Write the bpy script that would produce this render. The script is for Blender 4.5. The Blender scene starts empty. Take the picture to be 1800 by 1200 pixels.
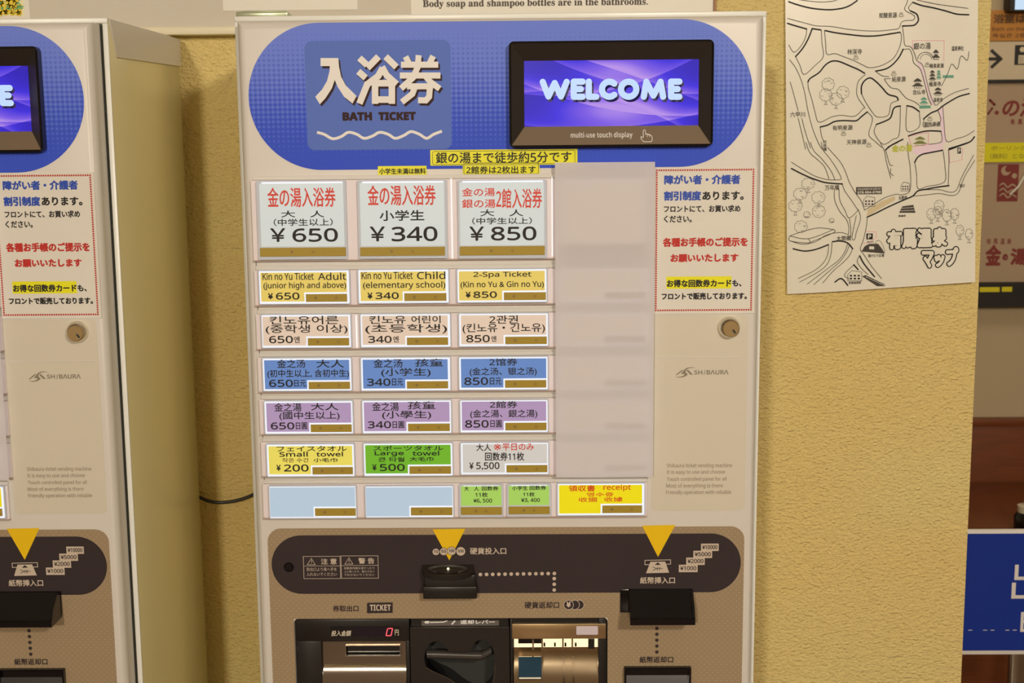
import bpy, bmesh, math, random
from mathutils import Vector, Matrix
random.seed(7)
SC = bpy.context.scene
COL = SC.collection

# ------------------------------------------------------------------ camera (1800 x 1200 frame)
F, PITCH, YAW, ROLL, CX, CY, CZ = 2329.0, 0.1522, -0.0144, 0.0090, 0.0351, -1.65, 1.5512
def cam_axes():
    cy, sy, cp, sp = math.cos(YAW), math.sin(YAW), math.cos(PITCH), math.sin(PITCH)
    w = lambda a, b, c: Vector((a*cy + b*sy, -a*sy + b*cy, c))
    right, fwd, down = w(1, 0, 0), w(0, cp, -sp), -w(0, sp, cp)
    c, s = math.cos(ROLL), math.sin(ROLL)
    return c*right + s*down, -s*right + c*down, fwd
AX, AD, AF = cam_axes()
cam_data = bpy.data.cameras.new('camera')
cam = bpy.data.objects.new('camera', cam_data); COL.objects.link(cam)
cam_data.sensor_width = 23.5; cam_data.lens = F/1800*23.5
cam_data.clip_start = 0.05; cam_data.clip_end = 60
cam.matrix_world = Matrix(((AX.x, -AD.x, -AF.x, CX), (AX.y, -AD.y, -AF.y, CY), (AX.z, -AD.z, -AF.z, CZ), (0, 0, 0, 1)))
cam_data.dof.use_dof = True; cam_data.dof.focus_distance = 1.66; cam_data.dof.aperture_fstop = 9.0
SC.camera = cam

# ------------------------------------------------------------------ world, lamps, exposure
SC.view_settings.view_transform = 'Standard'; SC.view_settings.look = 'None'
SC.view_settings.gamma = 1.0; SC.view_settings.use_curve_mapping = False
SC.view_settings.exposure = 0.12
world = bpy.data.worlds.new('room_ambient'); SC.world = world; world.use_nodes = True
WB = world.node_tree.nodes['Background']
WARM = (1.0, 0.86, 0.68)
WB.inputs[0].default_value = (1.0, 0.76, 0.45, 1); WB.inputs[1].default_value = 0.27
def lamp(name, loc, size, power, col=WARM, target=None, sy=None):
    d = bpy.data.lights.new(name, 'AREA'); d.shape = 'RECTANGLE'; d.size = size; d.size_y = sy or size
    d.energy = power; d.color = col
    o = bpy.data.objects.new(name, d); COL.objects.link(o); o.location = loc
    t = Vector(target) if target else Vector((loc[0], loc[1], 0))
    o.rotation_euler = (t - Vector(loc)).to_track_quat('-Z', 'Y').to_euler()
    return o
lamp('ceiling_lamp_panel', (1.15, -3.0, 2.58), 0.30, 66, target=(0, 0, 1.3))
lamp('ceiling_lamp_panel', (-0.86, -5.2, 2.55), 0.20, 96, target=(0, 0, 1.3))
lamp('ceiling_lamp_panel', (1.6, 1.2, 2.55), 0.5, 7)

# ------------------------------------------------------------------ pixel -> point on a vertical plane y = d
def Q(px, py, d):
    v = AF + AX*((px - 900)/F) + AD*((py - 600)/F)
    t = (d - CY)/v.y
    return CX + v.x*t, CZ + v.z*t
DOOR = -0.040            # the machine's door front

# ------------------------------------------------------------------ materials
def lin(c):
    c /= 255.0
    return c/12.92 if c <= 0.04045 else ((c + 0.055)/1.055)**2.4
LIGHT = (0.81, 0.685, 0.505)     # warm light of the hall: what a white card sends back
def C(r, g, b):                # a colour as it looks under the hall's light -> its own colour
    return tuple(min(0.9, max(0.002, lin(v)/l)) for v, l in zip((r, g, b), LIGHT))
_m = {}
def mat(name, rgb, rough=0.5, metal=0.0, em=None, es=0.0, coat=0.0, spec=0.5):
    if name in _m: return _m[name]
    m = bpy.data.materials.new(name); m.use_nodes = True
    b = m.node_tree.nodes['Principled BSDF']
    b.inputs['Base Color'].default_value = (*rgb, 1); b.inputs['Roughness'].default_value = rough
    b.inputs['Metallic'].default_value = metal; b.inputs['Specular IOR Level'].default_value = spec
    b.inputs['Coat Weight'].default_value = coat; b.inputs['Coat Roughness'].default_value = 0.08
    if em: b.inputs['Emission Color'].default_value = (*em, 1); b.inputs['Emission Strength'].default_value = es
    _m[name] = m
    return m
def paint(name, r, g, b, rough=0.5, **k): return mat(name, C(r, g, b), rough, **k)
def lit(name, r, g, b, part=0.62, es=1.0):       # a back-lit translucent card
    c = C(r, g, b)
    return mat(name, tuple(v*(1 - part) for v in c), 0.35, em=tuple(lin(v) for v in (r, g, b)), es=part*es)
class NT:                                        # small node helper
    def __init__(s, m): s.t = m.node_tree; s.b = s.t.nodes['Principled BSDF']
    def n(s, kind, **k):
        x = s.t.nodes.new(kind)
        for a, v in k.items(): setattr(x, a, v)
        return x
    def l(s, a, b): s.t.links.new(a, b)
    def math(s, op, a, b=None, clamp=False):
        x = s.n('ShaderNodeMath', operation=op, use_clamp=clamp)
        for i, v in enumerate((a, b)):
            if v is None: continue
            if isinstance(v, (int, float)): x.inputs[i].default_value = v
            else: s.l(v, x.inputs[i])
        return x.outputs[0]
    def mix(s, f, a, b):
        x = s.n('ShaderNodeMix', data_type='RGBA')
        if isinstance(f, (int, float)): x.inputs[0].default_value = f
        else: s.l(f, x.inputs[0])
        for i, v in ((6, a), (7, b)):
            if isinstance(v, tuple): x.inputs[i].default_value = (*v, 1)
            else: s.l(v, x.inputs[i])
        return x.outputs[2]
    def xyz(s):
        tc = s.n('ShaderNodeTexCoord'); sp = s.n('ShaderNodeSeparateXYZ'); s.l(tc.outputs['Object'], sp.inputs[0])
        return tc.outputs['Object'], sp.outputs

body = paint('machine_white_paint', 203, 187, 160, 0.35)
body_side = paint('machine_side_paint', 212, 190, 130, 0.22)
rim = paint('rim_cream', 218, 206, 178, 0.3)
gap = mat('dark_gap', (0.03, 0.035, 0.035), 0.6)
black = mat('black_plastic', (0.012, 0.011, 0.010), 0.35)
gloss_black = mat('gloss_black_plastic', (0.004, 0.004, 0.006), 0.12)
bezel_black = mat('bezel_plastic', (0.024, 0.019, 0.015), 0.34)
bezel_sheen = mat('bezel_ceiling_sheen', (0.40, 0.33, 0.24), 0.30, 0.75)  # lower bezel slope made paler metal to carry the ceiling's reflection
ink = mat('black_ink', (0.01, 0.009, 0.009), 0.6)
chrome = mat('chrome', (0.46, 0.42, 0.37), 0.07, 1.0)
steel = mat('brushed_steel', (0.50, 0.46, 0.38), 0.24, 1.0)
dull_steel = mat('dull_steel', (0.24, 0.20, 0.16), 0.22, 1.0)
white_lit = lit('lit_white_acrylic', 235, 240, 250, 0.8, 1.05)
acrylic = paint('clear_acrylic_edge', 194, 190, 202, 0.12)
frame_pink = paint('button_row_plastic', 220, 198, 178, 0.4)
lip_shade = paint('row_lip_shadow_line', 176, 146, 122, 0.45)  # lip tinted brown, the shadow line under each row put into its colour
gold = paint('gold_touch_strip', 158, 127, 44, 0.4, spec=0.3)
gold_ink = paint('gold_strip_print', 128, 100, 44, 0.5)
paper = paint('paper', 212, 196, 166, 0.7)

# ------------------------------------------------------------------ mesh builder
class MB:
    def __init__(s): s.v = []; s.f = []; s.fm = []; s.m = []
    def mi(s, m):
        if m not in s.m: s.m.append(m)
        return s.m.index(m)
    def add(s, verts, faces, m):
        o = len(s.v); s.v += [tuple(v) for v in verts]; i = s.mi(m)
        for f in faces: s.f.append([o + k for k in f]); s.fm.append(i)
    def poly(s, pts, y, m):                        # flat outline facing the viewer's side (-y)
        a = sum(pts[i][0]*pts[(i+1) % len(pts)][1] - pts[(i+1) % len(pts)][0]*pts[i][1] for i in range(len(pts)))
        if a < 0: pts = pts[::-1]
        s.add([(x, y, z) for x, z in pts], [list(range(len(pts)))], m)
    def prism(s, pts, y0, y1, m, front=None):      # outline extruded from y0 (front) to y1 (back)
        a = sum(pts[i][0]*pts[(i+1) % len(pts)][1] - pts[(i+1) % len(pts)][0]*pts[i][1] for i in range(len(pts)))
        if a < 0: pts = pts[::-1]
        n = len(pts)
        V = [(x, y0, z) for x, z in pts] + [(x, y1, z) for x, z in pts]
        s.add(V, [[i, n+i, n+(i+1) % n, (i+1) % n] for i in range(n)] + [list(range(2*n-1, n-1, -1))], m)
        s.add(V[:n], [list(range(n))], front or m)
    def box(s, x0, x1, y0, y1, z0, z1, m, bevel=0.0, seg=2):
        bm = bmesh.new(); bmesh.ops.create_cube(bm, size=1)
        for v in bm.verts:
            v.co = ((x0 + x1)/2 + v.co.x*abs(x1-x0), (y0 + y1)/2 + v.co.y*abs(y1-y0), (z0 + z1)/2 + v.co.z*abs(z1-z0))
        if bevel: bmesh.ops.bevel(bm, geom=bm.edges[:], offset=bevel, segments=seg, profile=0.5, affect='EDGES')
        s.bm(bm, m)
    def bm(s, bm, m):
        bm.verts.index_update()
        s.add([v.co[:] for v in bm.verts], [[v.index for v in f.verts] for f in bm.faces], m); bm.free()
    def disc(s, x, z, r, y, m, n=20, rz=None):
        s.poly([(x + r*math.cos(2*math.pi*i/n), z + (rz or r)*math.sin(2*math.pi*i/n)) for i in range(n)], y, m)
    def lathe(s, x, z, prof, m, n=32):             # profile of (radius, y) about an axis along y
        V = []; 
        for r, y in prof:
            V += [(x + r*math.cos(2*math.pi*i/n), y, z + r*math.sin(2*math.pi*i/n)) for i in range(n)]
        Fc = [[k*n+i, (k+1)*n+i, (k+1)*n+(i+1) % n, k*n+(i+1) % n] for k in range(len(prof)-1) for i in range(n)]
        s.add(V, Fc, m)
    def stroke(s, pts, w, y, m, caps=True, joints=False, closed=False, tw=None):
        n = len(pts)
        if n < 2: return
        if joints:
            for p, q in zip(pts[:-1], pts[1:]): s.stroke([p, q], w, y, m, caps=False)
            for p in pts: s.disc(*p, w/2, y, m, 20)
            return
        L = []; R = []
        for i, (x, z) in enumerate(pts):
            if closed: a, b = pts[i-1], pts[(i+1) % n]
            else: a, b = pts[max(0, i-1)], pts[min(n-1, i+1)]
            def nr(p, q):
                dx, dz = q[0]-p[0], q[1]-p[1]; l = math.hypot(dx, dz) or 1; return -dz/l, dx/l
            n1 = nr(a, (x, z)) if (closed or i > 0) else nr((x, z), b)
            n2 = nr((x, z), b) if (closed or i < n-1) else n1
            mx, mz = n1[0]+n2[0], n1[1]+n2[1]; l2 = mx*mx + mz*mz
            k = 2/l2 if l2 > 0.35 else 1.5
            h = w/2*(tw[i] if tw else 1)
            L.append((x + mx*k*h, z + mz*k*h)); R.append((x - mx*k*h, z - mz*k*h))
        for i in range(n if closed else n-1):
            j = (i+1) % n
            s.poly([L[i], L[j], R[j], R[i]], y, m)
        if caps and not closed:
            for p in (pts[0], pts[-1]): s.disc(*p, w/2, y, m, 8)
    def build(s, name, parent=None, smooth=35, warp=None):
        V = s.v
        if warp: V = [warp(v) for v in V]
        lo = [min(v[i] for v in V) for i in range(3)]; hi = [max(v[i] for v in V) for i in range(3)]
        c = Vector([(a+b)/2 for a, b in zip(lo, hi)])
        if parent is None: c.z = lo[2]
        me = bpy.data.meshes.new(name)
        me.from_pydata([(Vector(v) - c)[:] for v in V], [], s.f)
        for m in s.m: me.materials.append(m)
        me.polygons.foreach_set('material_index', s.fm)
        me.update(); me.shade_smooth(); me.set_sharp_from_angle(angle=math.radians(smooth))
        o = bpy.data.objects.new(name, me); COL.objects.link(o)
        place(o, c, parent)
        return o
WPOS = {}
def place(o, c, parent):
    WPOS[o.name] = Vector(c)
    if parent: o.parent = parent; o.location = Vector(c) - WPOS[parent.name]
    else: o.location = c
def empty(name, loc):
    o = bpy.data.objects.new(name, None); COL.objects.link(o); o.empty_display_size = 0.1; place(o, loc, None); return o
def tag(o, label, cat, group=None):
    o['label'] = label; o['category'] = cat
    if group: o['group'] = group
    return o
def struct(o): o['kind'] = 'structure'; return o
def copy_tree(o, parent=None, delta=None):
    c = o.copy(); COL.objects.link(c); c.parent = parent
    if delta: c.location = o.location + Vector(delta)
    for ch in list(o.children): copy_tree(ch, c)
    return c

# ------------------------------------------------------------------ lettering
_glyph = {}
def sans(s):                                                 # plain grotesque shapes for latin letters and digits
    out = ''
    for ch in s:
        if 'A' <= ch <= 'Z': ch = chr(0x1D5A0 + ord(ch) - 65)
        elif 'a' <= ch <= 'z': ch = chr(0x1D5BA + ord(ch) - 97)
        elif '0' <= ch <= '9': ch = chr(0x1D7E2 + ord(ch) - 48)
        out += ch
    return out
def glyphs(s, italic=0.0):
    s = sans(s)
    k = (s, italic)
    if k not in _glyph:
        cu = bpy.data.curves.new('t', 'FONT'); cu.body = s; cu.resolution_u = 3; cu.shear = italic
        o = bpy.data.objects.new('t', cu); COL.objects.link(o)
        me = o.to_mesh()
        V = [(v.co.x, v.co.y) for v in me.vertices]; Fs = [list(p.vertices) for p in me.polygons]
        o.to_mesh_clear(); bpy.data.objects.remove(o); bpy.data.curves.remove(cu)
        x0, x1 = min(v[0] for v in V), max(v[0] for v in V); y0, y1 = min(v[1] for v in V), max(v[1] for v in V)
        _glyph[k] = ([((x-x0)/(x1-x0 or 1), (y-y0)/(y1-y0 or 1)) for x, y in V], Fs)
    return _glyph[k]
def rect(px0, py0, px1, py1, d=DOOR):
    xm, ym = (px0+px1)/2, (py0+py1)/2
    return Q(px0, ym, d)[0], Q(px1, ym, d)[0], Q(xm, py1, d)[1], Q(xm, py0, d)[1]
def text(mb, s, b, m, d, bold=0.0, italic=0.0, ring=8, plane=None, off=0.00025, square=False):
    """lettering that fills pixel box b of the photograph on the vertical plane y = d; bold in photo pixels"""
    V, Fs = glyphs(s, italic)
    x0, x1, z0, z1 = rect(*b, d=d if plane is None else plane)
    r = bold*(x1-x0)/max(1e-6, b[2]-b[0])
    x0 += r; x1 -= r; z0 += r; z1 -= r
    shifts = [(0, 0)] if not bold else [(0, 0)] + [(r*math.cos(2*math.pi*i/ring), r*math.sin(2*math.pi*i/ring)) for i in range(ring)]
    if square: shifts = [(0, 0)] + [(r*max(-1, min(1, 1.42*math.cos(2*math.pi*i/ring))), r*max(-1, min(1, 1.42*math.sin(2*math.pi*i/ring)))) for i in range(ring)]
    for i, (sx, sz) in enumerate(shifts):
        y = d - off - i*2e-6
        mb.add([(x0 + (x1-x0)*u + sx, y, z0 + (z1-z0)*w + sz) for u, w in V], Fs, m)
def pbox(mb, b, y0, y1, m, d=DOOR, r=0.0, front=None):       # rounded box over a pixel rectangle
    x0, x1, z0, z1 = rect(*b, d=d)
    mb.prism(rr(x0, x1, z0, z1, r), y0, y1, m, front)
def prect(mb, b, y, m, d=DOOR, r=0.0):
    x0, x1, z0, z1 = rect(*b, d=d)
    mb.poly(rr(x0, x1, z0, z1, r), y, m)
def rr(x0, x1, z0, z1, r, n=6):
    if r <= 0: return [(x0, z0), (x1, z0), (x1, z1), (x0, z1)]
    P = []
    for cx, cz, a in ((x1-r, z0+r, -90), (x1-r, z1-r, 0), (x0+r, z1-r, 90), (x0+r, z0+r, 180)):
        for i in range(n+1):
            t = math.radians(a + 90*i/n); P.append((cx + r*math.cos(t), cz + r*math.sin(t)))
    return P
def pts(L, d, ox=0, oy=0, k=1.0): return [Q(ox + x/k, oy + y/k, d) for x, y in L]
def smooth(P, n=4):                                          # Catmull-Rom through the points
    if len(P) < 3: return P
    out = []
    for i in range(len(P)-1):
        p0, p1, p2, p3 = P[max(0, i-1)], P[i], P[i+1], P[min(len(P)-1, i+2)]
        for k in range(n):
            t = k/n
            out.append(tuple(0.5*((2*b) + (c-a)*t + (2*a-5*b+4*c-e)*t*t + (3*b-a-3*c+e)*t**3) for a, b, c, e in zip(p0, p1, p2, p3)))
    return out + [P[-1]]
PX = 0.645/936*(1.65+DOOR)/1.65           # one photo pixel on the machine front, in metres

# ================================================================== the setting
WALL = 0.352
wallm = paint('yellow_stucco', 212, 178, 104, 0.85)
t = NT(wallm); co, sp = t.xyz()
n1 = t.n('ShaderNodeTexNoise'); n1.inputs['Scale'].default_value = 230; n1.inputs['Detail'].default_value = 3
n2 = t.n('ShaderNodeTexNoise'); n2.inputs['Scale'].default_value = 4; n2.inputs['Detail'].default_value = 4
n3 = t.n('ShaderNodeTexVoronoi'); n3.inputs['Scale'].default_value = 60
mp = t.n('ShaderNodeMapping'); mp.inputs['Scale'].default_value = (0.75, 1, 1.25)
t.l(co, mp.inputs[0])
for n in (n1, n2, n3): t.l(mp.outputs[0], n.inputs['Vector'])
bp = t.n('ShaderNodeBump'); bp.inputs['Strength'].default_value = 1.0; bp.inputs['Distance'].default_value = 0.0065
t.l(n1.outputs[0], bp.inputs['Height']); t.l(bp.outputs[0], t.b.inputs['Normal'])
t.l(t.mix(n2.outputs[0], C(221, 179, 98), C(231, 196, 121)), t.b.inputs['Base Color'])
xr = Q(1716, 600, WALL)[0]
w = MB(); w.box(-4.0, xr, WALL, WALL+0.16, 0, 2.6, wallm); struct(w.build('wall_back'))
plain = paint('plain_plaster', 190, 165, 115, 0.9)
FAR = 2.3
w = MB(); w.box(xr, 6.0, FAR, FAR+0.1, 0, 2.6, paint('far_plaster', 172, 146, 104, 0.9)); struct(w.build('wall_far'))
w = MB(); w.box(-4.0, 6.0, -6.1, -6.0, 0, 2.6, plain); struct(w.build('wall_front'))
fl = paint('brown_floor', 120, 88, 60, 0.35)
w = MB(); w.box(-4.0, 6.0, -6.0, FAR, -0.1, 0, fl); struct(w.build('floor'))
w = MB(); w.box(-4.0, 6.0, -6.0, FAR, 2.6, 2.7, paint('ceiling_white', 225, 212, 190, 0.9)); struct(w.build('ceiling'))

# ================================================================== the ticket machine
XL, XR, ZT = -0.3225, 0.3225, 1.70
machine = empty('ticket_vending_machine', (0, 0.165, 0))
tag(machine, 'white ticket machine facing squarely ahead, its whole front of price buttons in view', 'ticket machine', 'ticket vending machines')
# cabinet shell with a folded rim
c = MB(); c.box(XL, XR, 0.0, 0.3326, 0.0, ZT, body_side, 0.003, 2)
c.box(XL+0.003, XR-0.003, 0.004, 0.30, ZT-0.0005, ZT+0.0012, body, 0.0005)
c.box(XL+0.007, XR-0.007, -0.0045, 0.001, 0.02, ZT-0.007, gap)
for a in ((XL-0.0002, XL+0.006, 0.03, ZT-0.0062), (XR-0.006, XR+0.0002, 0.03, ZT-0.0062), (XL-0.0002, XR+0.0002, ZT-0.006, ZT+0.0003), (XL-0.0002, XR+0.0002, 0.02, 0.0298)): c.box(a[0], a[1], -0.0022, 0.0012, a[2], a[3], rim, 0.0006)
cab = c.build('cabinet', machine)
for sx, x in ((1, XR), (-1, XL)):                            # bent side flap at the top of each flank
    c = MB(); P = [(0.003, ZT-0.001), (0.028, ZT-0.045), (0.3326, ZT-0.040), (0.3326, ZT-0.001)]
    x2 = x + sx*0.0018
    V = [(x, y, z) for y, z in P] + [(x2, y, z) for y, z in P]
    q = [[4, 5, 6, 7], [0, 1, 5, 4], [1, 2, 6, 5], [2, 3, 7, 6], [3, 0, 4, 7]]
    c.add(V, q if sx < 0 else [f[::-1] for f in q], body)
    c.build('top_flap', cab)
# door with a rounded front rim and an opening for the trays
DXL, DXR, DZT = Q(414, 30, DOOR)[0], Q(1344, 30, DOOR)[0], Q(880, 31, DOOR)[1]
TRAY = (517, 1087, 1067, 1300)
tx0, tx1, tz0, tz1 = Q(518, 1130, DOOR)[0], Q(1068, 1130, DOOR)[0], Q(800, 1330, DOOR)[1], Q(800, 1086, DOOR)[1]
bm = bmesh.new(); bmesh.ops.create_cube(bm, size=1)
for v in bm.verts: v.co = ((DXL+DXR)/2 + v.co.x*(DXR-DXL), (DOOR-0.004)/2 + v.co.y*(-DOOR-0.004), (0.03+DZT)/2 + v.co.z*(DZT-0.03))
ed = [e for e in bm.edges if all(v.co.y < -0.01 for v in e.verts)]
bmesh.ops.bevel(bm, geom=ed, offset=0.011, segments=5, profile=0.5, affect='EDGES')
dm = bpy.data.meshes.new('door'); bm.to_mesh(dm); bm.free()
dm.materials.append(body)
door = bpy.data.objects.new('door', dm); COL.objects.link(door)
cm = MB(); cm.prism(rr(tx0, tx1, tz0, tz1, 0.006), -0.06, 0.05, body); cut = cm.build('cutter')
md = door.modifiers.new('opening', 'BOOLEAN'); md.object = cut; md.operation = 'DIFFERENCE'; md.solver = 'EXACT'
bpy.context.view_layer.update()
dm2 = bpy.data.meshes.new_from_object(door.evaluated_get(bpy.context.evaluated_depsgraph_get()))
door.modifiers.clear(); door.data = dm2; dm2.name = 'door'
dm2.shade_smooth(); dm2.set_sharp_from_angle(angle=math.radians(30))
bpy.data.objects.remove(cut)
place(door, (0, 0, 0), machine)

# ---- header panel: blue halftone stadium
x0, x1 = Q(437, 168, DOOR)[0], Q(1323, 158, DOOR)[0]; z0, z1 = Q(860, 296, DOOR)[1], Q(860, 37, DOOR)[1]
blue = mat('blue_halftone_print', C(80, 95, 178), 0.6, spec=0.2)
t = NT(blue); co, sp = t.xyz(); K = 2*math.pi/0.0058
wv = t.math('ADD', t.math('COSINE', t.math('MULTIPLY', sp[0], K)), t.math('COSINE', t.math('MULTIPLY', sp[2], K)))
g = t.math('MULTIPLY', sp[2], 1/(z1-z0)*2.1)
t.l(t.mix(t.math('ADD', t.math('MULTIPLY', t.math('ADD', g, t.math('MULTIPLY', wv, 0.27)), 0.95), 0.46, True), C(56, 76, 166), C(106, 119, 180)), t.b.inputs['Base Color'])
h = MB(); h.prism(rr(x0, x1, z0, z1, (z1-z0)/2-1e-5, 24), DOOR-0.0006, DOOR, blue); header = h.build('header_panel', machine)
hp = DOOR-0.0006
b = MB(); badge = paint('badge_blue', 88, 106, 160, 0.6, spec=0.2)
pbox(b, (538, 71, 793, 263), hp-0.0004, hp, badge, r=0.009)
bf = hp-0.0004
shadow_print = paint('brown_print', 54, 32, 28, 0.6, spec=0.2)
letter = paint('cream_print', 232, 218, 204)
# the three heavy characters, stroke by stroke
def heavy(mb, dx, dy, y, m):
    P = lambda L: pts([(x + dx*4, z + dy*4) for x, z in L], DOOR, 400, 0, 4.0)
    mb.poly(P([(655, 408), (780, 408), (785, 470), (800, 540), (832, 600), (908, 675), (880, 728), (820, 680), (775, 610), (755, 562), (735, 620), (690, 690), (650, 733), (618, 680), (665, 630), (700, 570), (718, 500), (720, 465), (655, 465)]), y, m)
    W = 46/4*PX
    for k, L in enumerate(([(928, 408), (982, 458)], [(920, 502), (972, 548)], [(988, 580), (928, 728)], [(1062, 398), (985, 478)], [(1112, 398), (1188, 472)],
              [(1092, 478), (1060, 535), (985, 592)], [(1086, 470), (1120, 530), (1190, 592)], [(1038, 570), (1038, 730)], [(1020, 585), (1176, 585)], [(1156, 570), (1156, 730)], [(1020, 700), (1176, 700)],
              [(1252, 398), (1278, 448)], [(1446, 394), (1420, 448)], [(1344, 388), (1338, 470), (1305, 545), (1220, 622)], [(1220, 455), (1482, 455)], [(1212, 531), (1497, 531)], [(1390, 532), (1425, 575), (1492, 624)],
              [(1262, 607), (1445, 607)], [(1424, 600), (1418, 680), (1395, 706), (1340, 704)], [(1322, 600), (1300, 660), (1226, 718)])):
        mb.stroke(P(L), W*(0.92 if k > 10 else 1), y - k*2e-6, m, caps=False)
heavy(b, 3, 4, bf-0.0001, shadow_print)
heavy(b, 0, 0, bf-0.0003, letter)
text(b, '𝗕𝗔𝗧𝗛', (602, 197, 654, 212), shadow_print, bf, 0.9); text(b, '𝗧𝗜𝗖𝗞𝗘𝗧', (665, 196.5, 731, 211.5), shadow_print, bf, 0.9)
wavepts = [(557.5, 232.5), (570, 236), (585, 243.7), (600, 240), (612.5, 232.5), (627.5, 236), (640, 243), (655, 239), (667.5, 232.5), (682.5, 236), (695, 243), (710, 238), (722.5, 231.3), (737.5, 236), (750, 243), (762.5, 236), (777, 230.5)]
b.stroke(smooth(pts(wavepts, DOOR), 6), 5*PX, bf-0.0002, letter, caps=False)
b.build('title_badge', header)

# ---- display: bevelled bezel round a lit screen
d = MB(); DS = DOOR-0.002; DF = DOOR-0.012
O = rect(895, 71, 1254, 258, DF); I = rect(921.5, 105.5, 1228, 221.5, DS)
o_out = rr(O[0], O[1], O[2], O[3], 0.006); 
d.prism(o_out, DF, DOOR, bezel_black)
d.f.pop(); d.fm.pop()                                        # open the front
M_ = rect(899, 75, 1250, 254, DF)
def ring(mb, A, ya, Bv, yb, m, parts=(0, 1, 2, 3)):
    a = [(A[0], ya, A[2]), (A[1], ya, A[2]), (A[1], ya, A[3]), (A[0], ya, A[3])]
    b_ = [(Bv[0], yb, Bv[2]), (Bv[1], yb, Bv[2]), (Bv[1], yb, Bv[3]), (Bv[0], yb, Bv[3])]
    for i in parts: mb.add([a[i], a[(i+1) % 4], b_[(i+1) % 4], b_[i]], [[0, 1, 2, 3]], m)
# rim: rounded outline to inner rectangle
inn = [(min(max(x, M_[0]), M_[1]), min(max(z, M_[2]), M_[3])) for x, z in o_out]
N = len(o_out)
for i in range(N):
    j = (i+1) % N
    d.add([(o_out[i][0], DF, o_out[i][1]), (o_out[j][0], DF, o_out[j][1]), (inn[j][0], DF-0.0008, inn[j][1]), (inn[i][0], DF-0.0008, inn[i][1])], [[0, 1, 2, 3]], gloss_black)
ring(d, M_, DF-0.0008, I, DS, bezel_black, (1, 2, 3)); ring(d, M_, DF-0.0008, I, DS, bezel_sheen, (0,))
disp = d.build('display', machine)
sl = MB()                                                    # print on the sloping lower face follows its slope
def slope(p):                                                # y of the lower face at height z
    k = (p[2]-M_[2])/(I[2]-M_[2]); return (p[0], DF-0.0008 + (DS-DF+0.0008)*k - 0.0003, p[2])
pale = paint('pale_bezel_print', 205, 190, 165)
text(sl, '𝗺𝘂𝗹𝘁𝗶-𝘂𝘀𝗲 𝘁𝗼𝘂𝗰𝗵 𝗱𝗶𝘀𝗽𝗹𝗮𝘆', (1003, 232, 1112, 244.5), pale, DF+0.003, 0)
hand = [(1131, 241), (1131, 230), (1133, 228), (1135, 230), (1135, 236), (1138, 235), (1140, 237), (1142, 236), (1144, 238), (1146, 239), (1146.5, 246), (1144, 249), (1131, 249), (1126.5, 243), (1127, 240), (1131, 242)]
sl.stroke(pts(hand, DF+0.003), 1.3*PX, DF, pale, caps=False)
for x in (1138, 1142): sl.stroke(pts([(x, 236), (x, 241)], DF+0.003), 1*PX, DF, pale, caps=False)
sl.build('bezel_print', disp, warp=slope)
scr = mat('screen_glow', (0.01, 0.01, 0.02), 0.2)
t = NT(scr); co, sp = t.xyz()
sx, sz = t.math('DIVIDE', sp[0], (I[1]-I[0])/2), t.math('DIVIDE', sp[2], (I[3]-I[2])/2)
def bump_(cx, cz, wx, wz, amp):
    a = t.math('POWER', t.math('DIVIDE', t.math('SUBTRACT', sx, cx), wx), 2); b_ = t.math('POWER', t.math('DIVIDE', t.math('SUBTRACT', sz, cz), wz), 2)
    return t.math('MULTIPLY', t.math('EXPONENT', t.math('MULTIPLY', t.math('ADD', a, b_), -1)), amp)
def band(ca, cb, cc, w_):                                    # soft one-sided streak along z = ca + cb x + cc x^2
    e = t.math('SUBTRACT', sz, t.math('ADD', t.math('ADD', t.math('MULTIPLY', sx, cb), ca), t.math('MULTIPLY', t.math('MULTIPLY', sx, sx), cc)))
    up = t.math('GREATER_THAN', e, 0)
    return t.math('MULTIPLY', up, t.math('EXPONENT', t.math('MULTIPLY', t.math('ABSOLUTE', e), -1/w_)))
v = t.math('ADD', bump_(0.05, -0.5, 0.62, 0.55, 0.85), bump_(0.1, 0.75, 0.45, 0.42, 0.62))
lines = None
for a in ((0.35, -0.75, 0.35, 0.25), (-0.5, -0.5, 0.3, 0.22), (0.75, -0.9, -0.1, 0.3), (0.1, 0.55, 0.45, 0.3), (-1.05, 0.15, 0.25, 0.2), (-0.2, -0.7, -0.45, 0.2)):
    x = t.math('MULTIPLY', band(*a), 0.40); lines = x if lines is None else t.math('ADD', lines, x)
tot = t.math('ADD', v, lines)
cr = t.n('ShaderNodeValToRGB'); t.l(tot, cr.inputs[0])
for i, (p, c_) in enumerate(((0.0, (38, 22, 168)), (0.3, (58, 42, 214)), (0.66, (120, 88, 222)), (1.0, (178, 142, 228)))):
    e = cr.color_ramp.elements[i] if i < 2 else cr.color_ramp.elements.new(p)
    e.position = p; e.color = (*[lin(q) for q in c_], 1)
t.l(cr.outputs[0], t.b.inputs['Emission Color']); t.b.inputs['Emission Strength'].default_value = 0.95
s_ = MB(); s_.poly(rr(*I, 0), DS, scr)
wl = mat('screen_letters', (0.02, 0.02, 0.02), 0.3, em=tuple(lin(q) for q in (184, 208, 246)), es=1.0)
ws = mat('screen_letter_shade', (0.01, 0.01, 0.02), 0.3, em=tuple(lin(q) for q in (30, 22, 66)), es=1.0)
def arc(cx, cy, rx, ry, a0, a1, n=14): return [(cx + rx*math.cos(math.radians(a0+(a1-a0)*i/n)), cy + ry*math.sin(math.radians(a0+(a1-a0)*i/n))) for i in range(n+1)]
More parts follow.
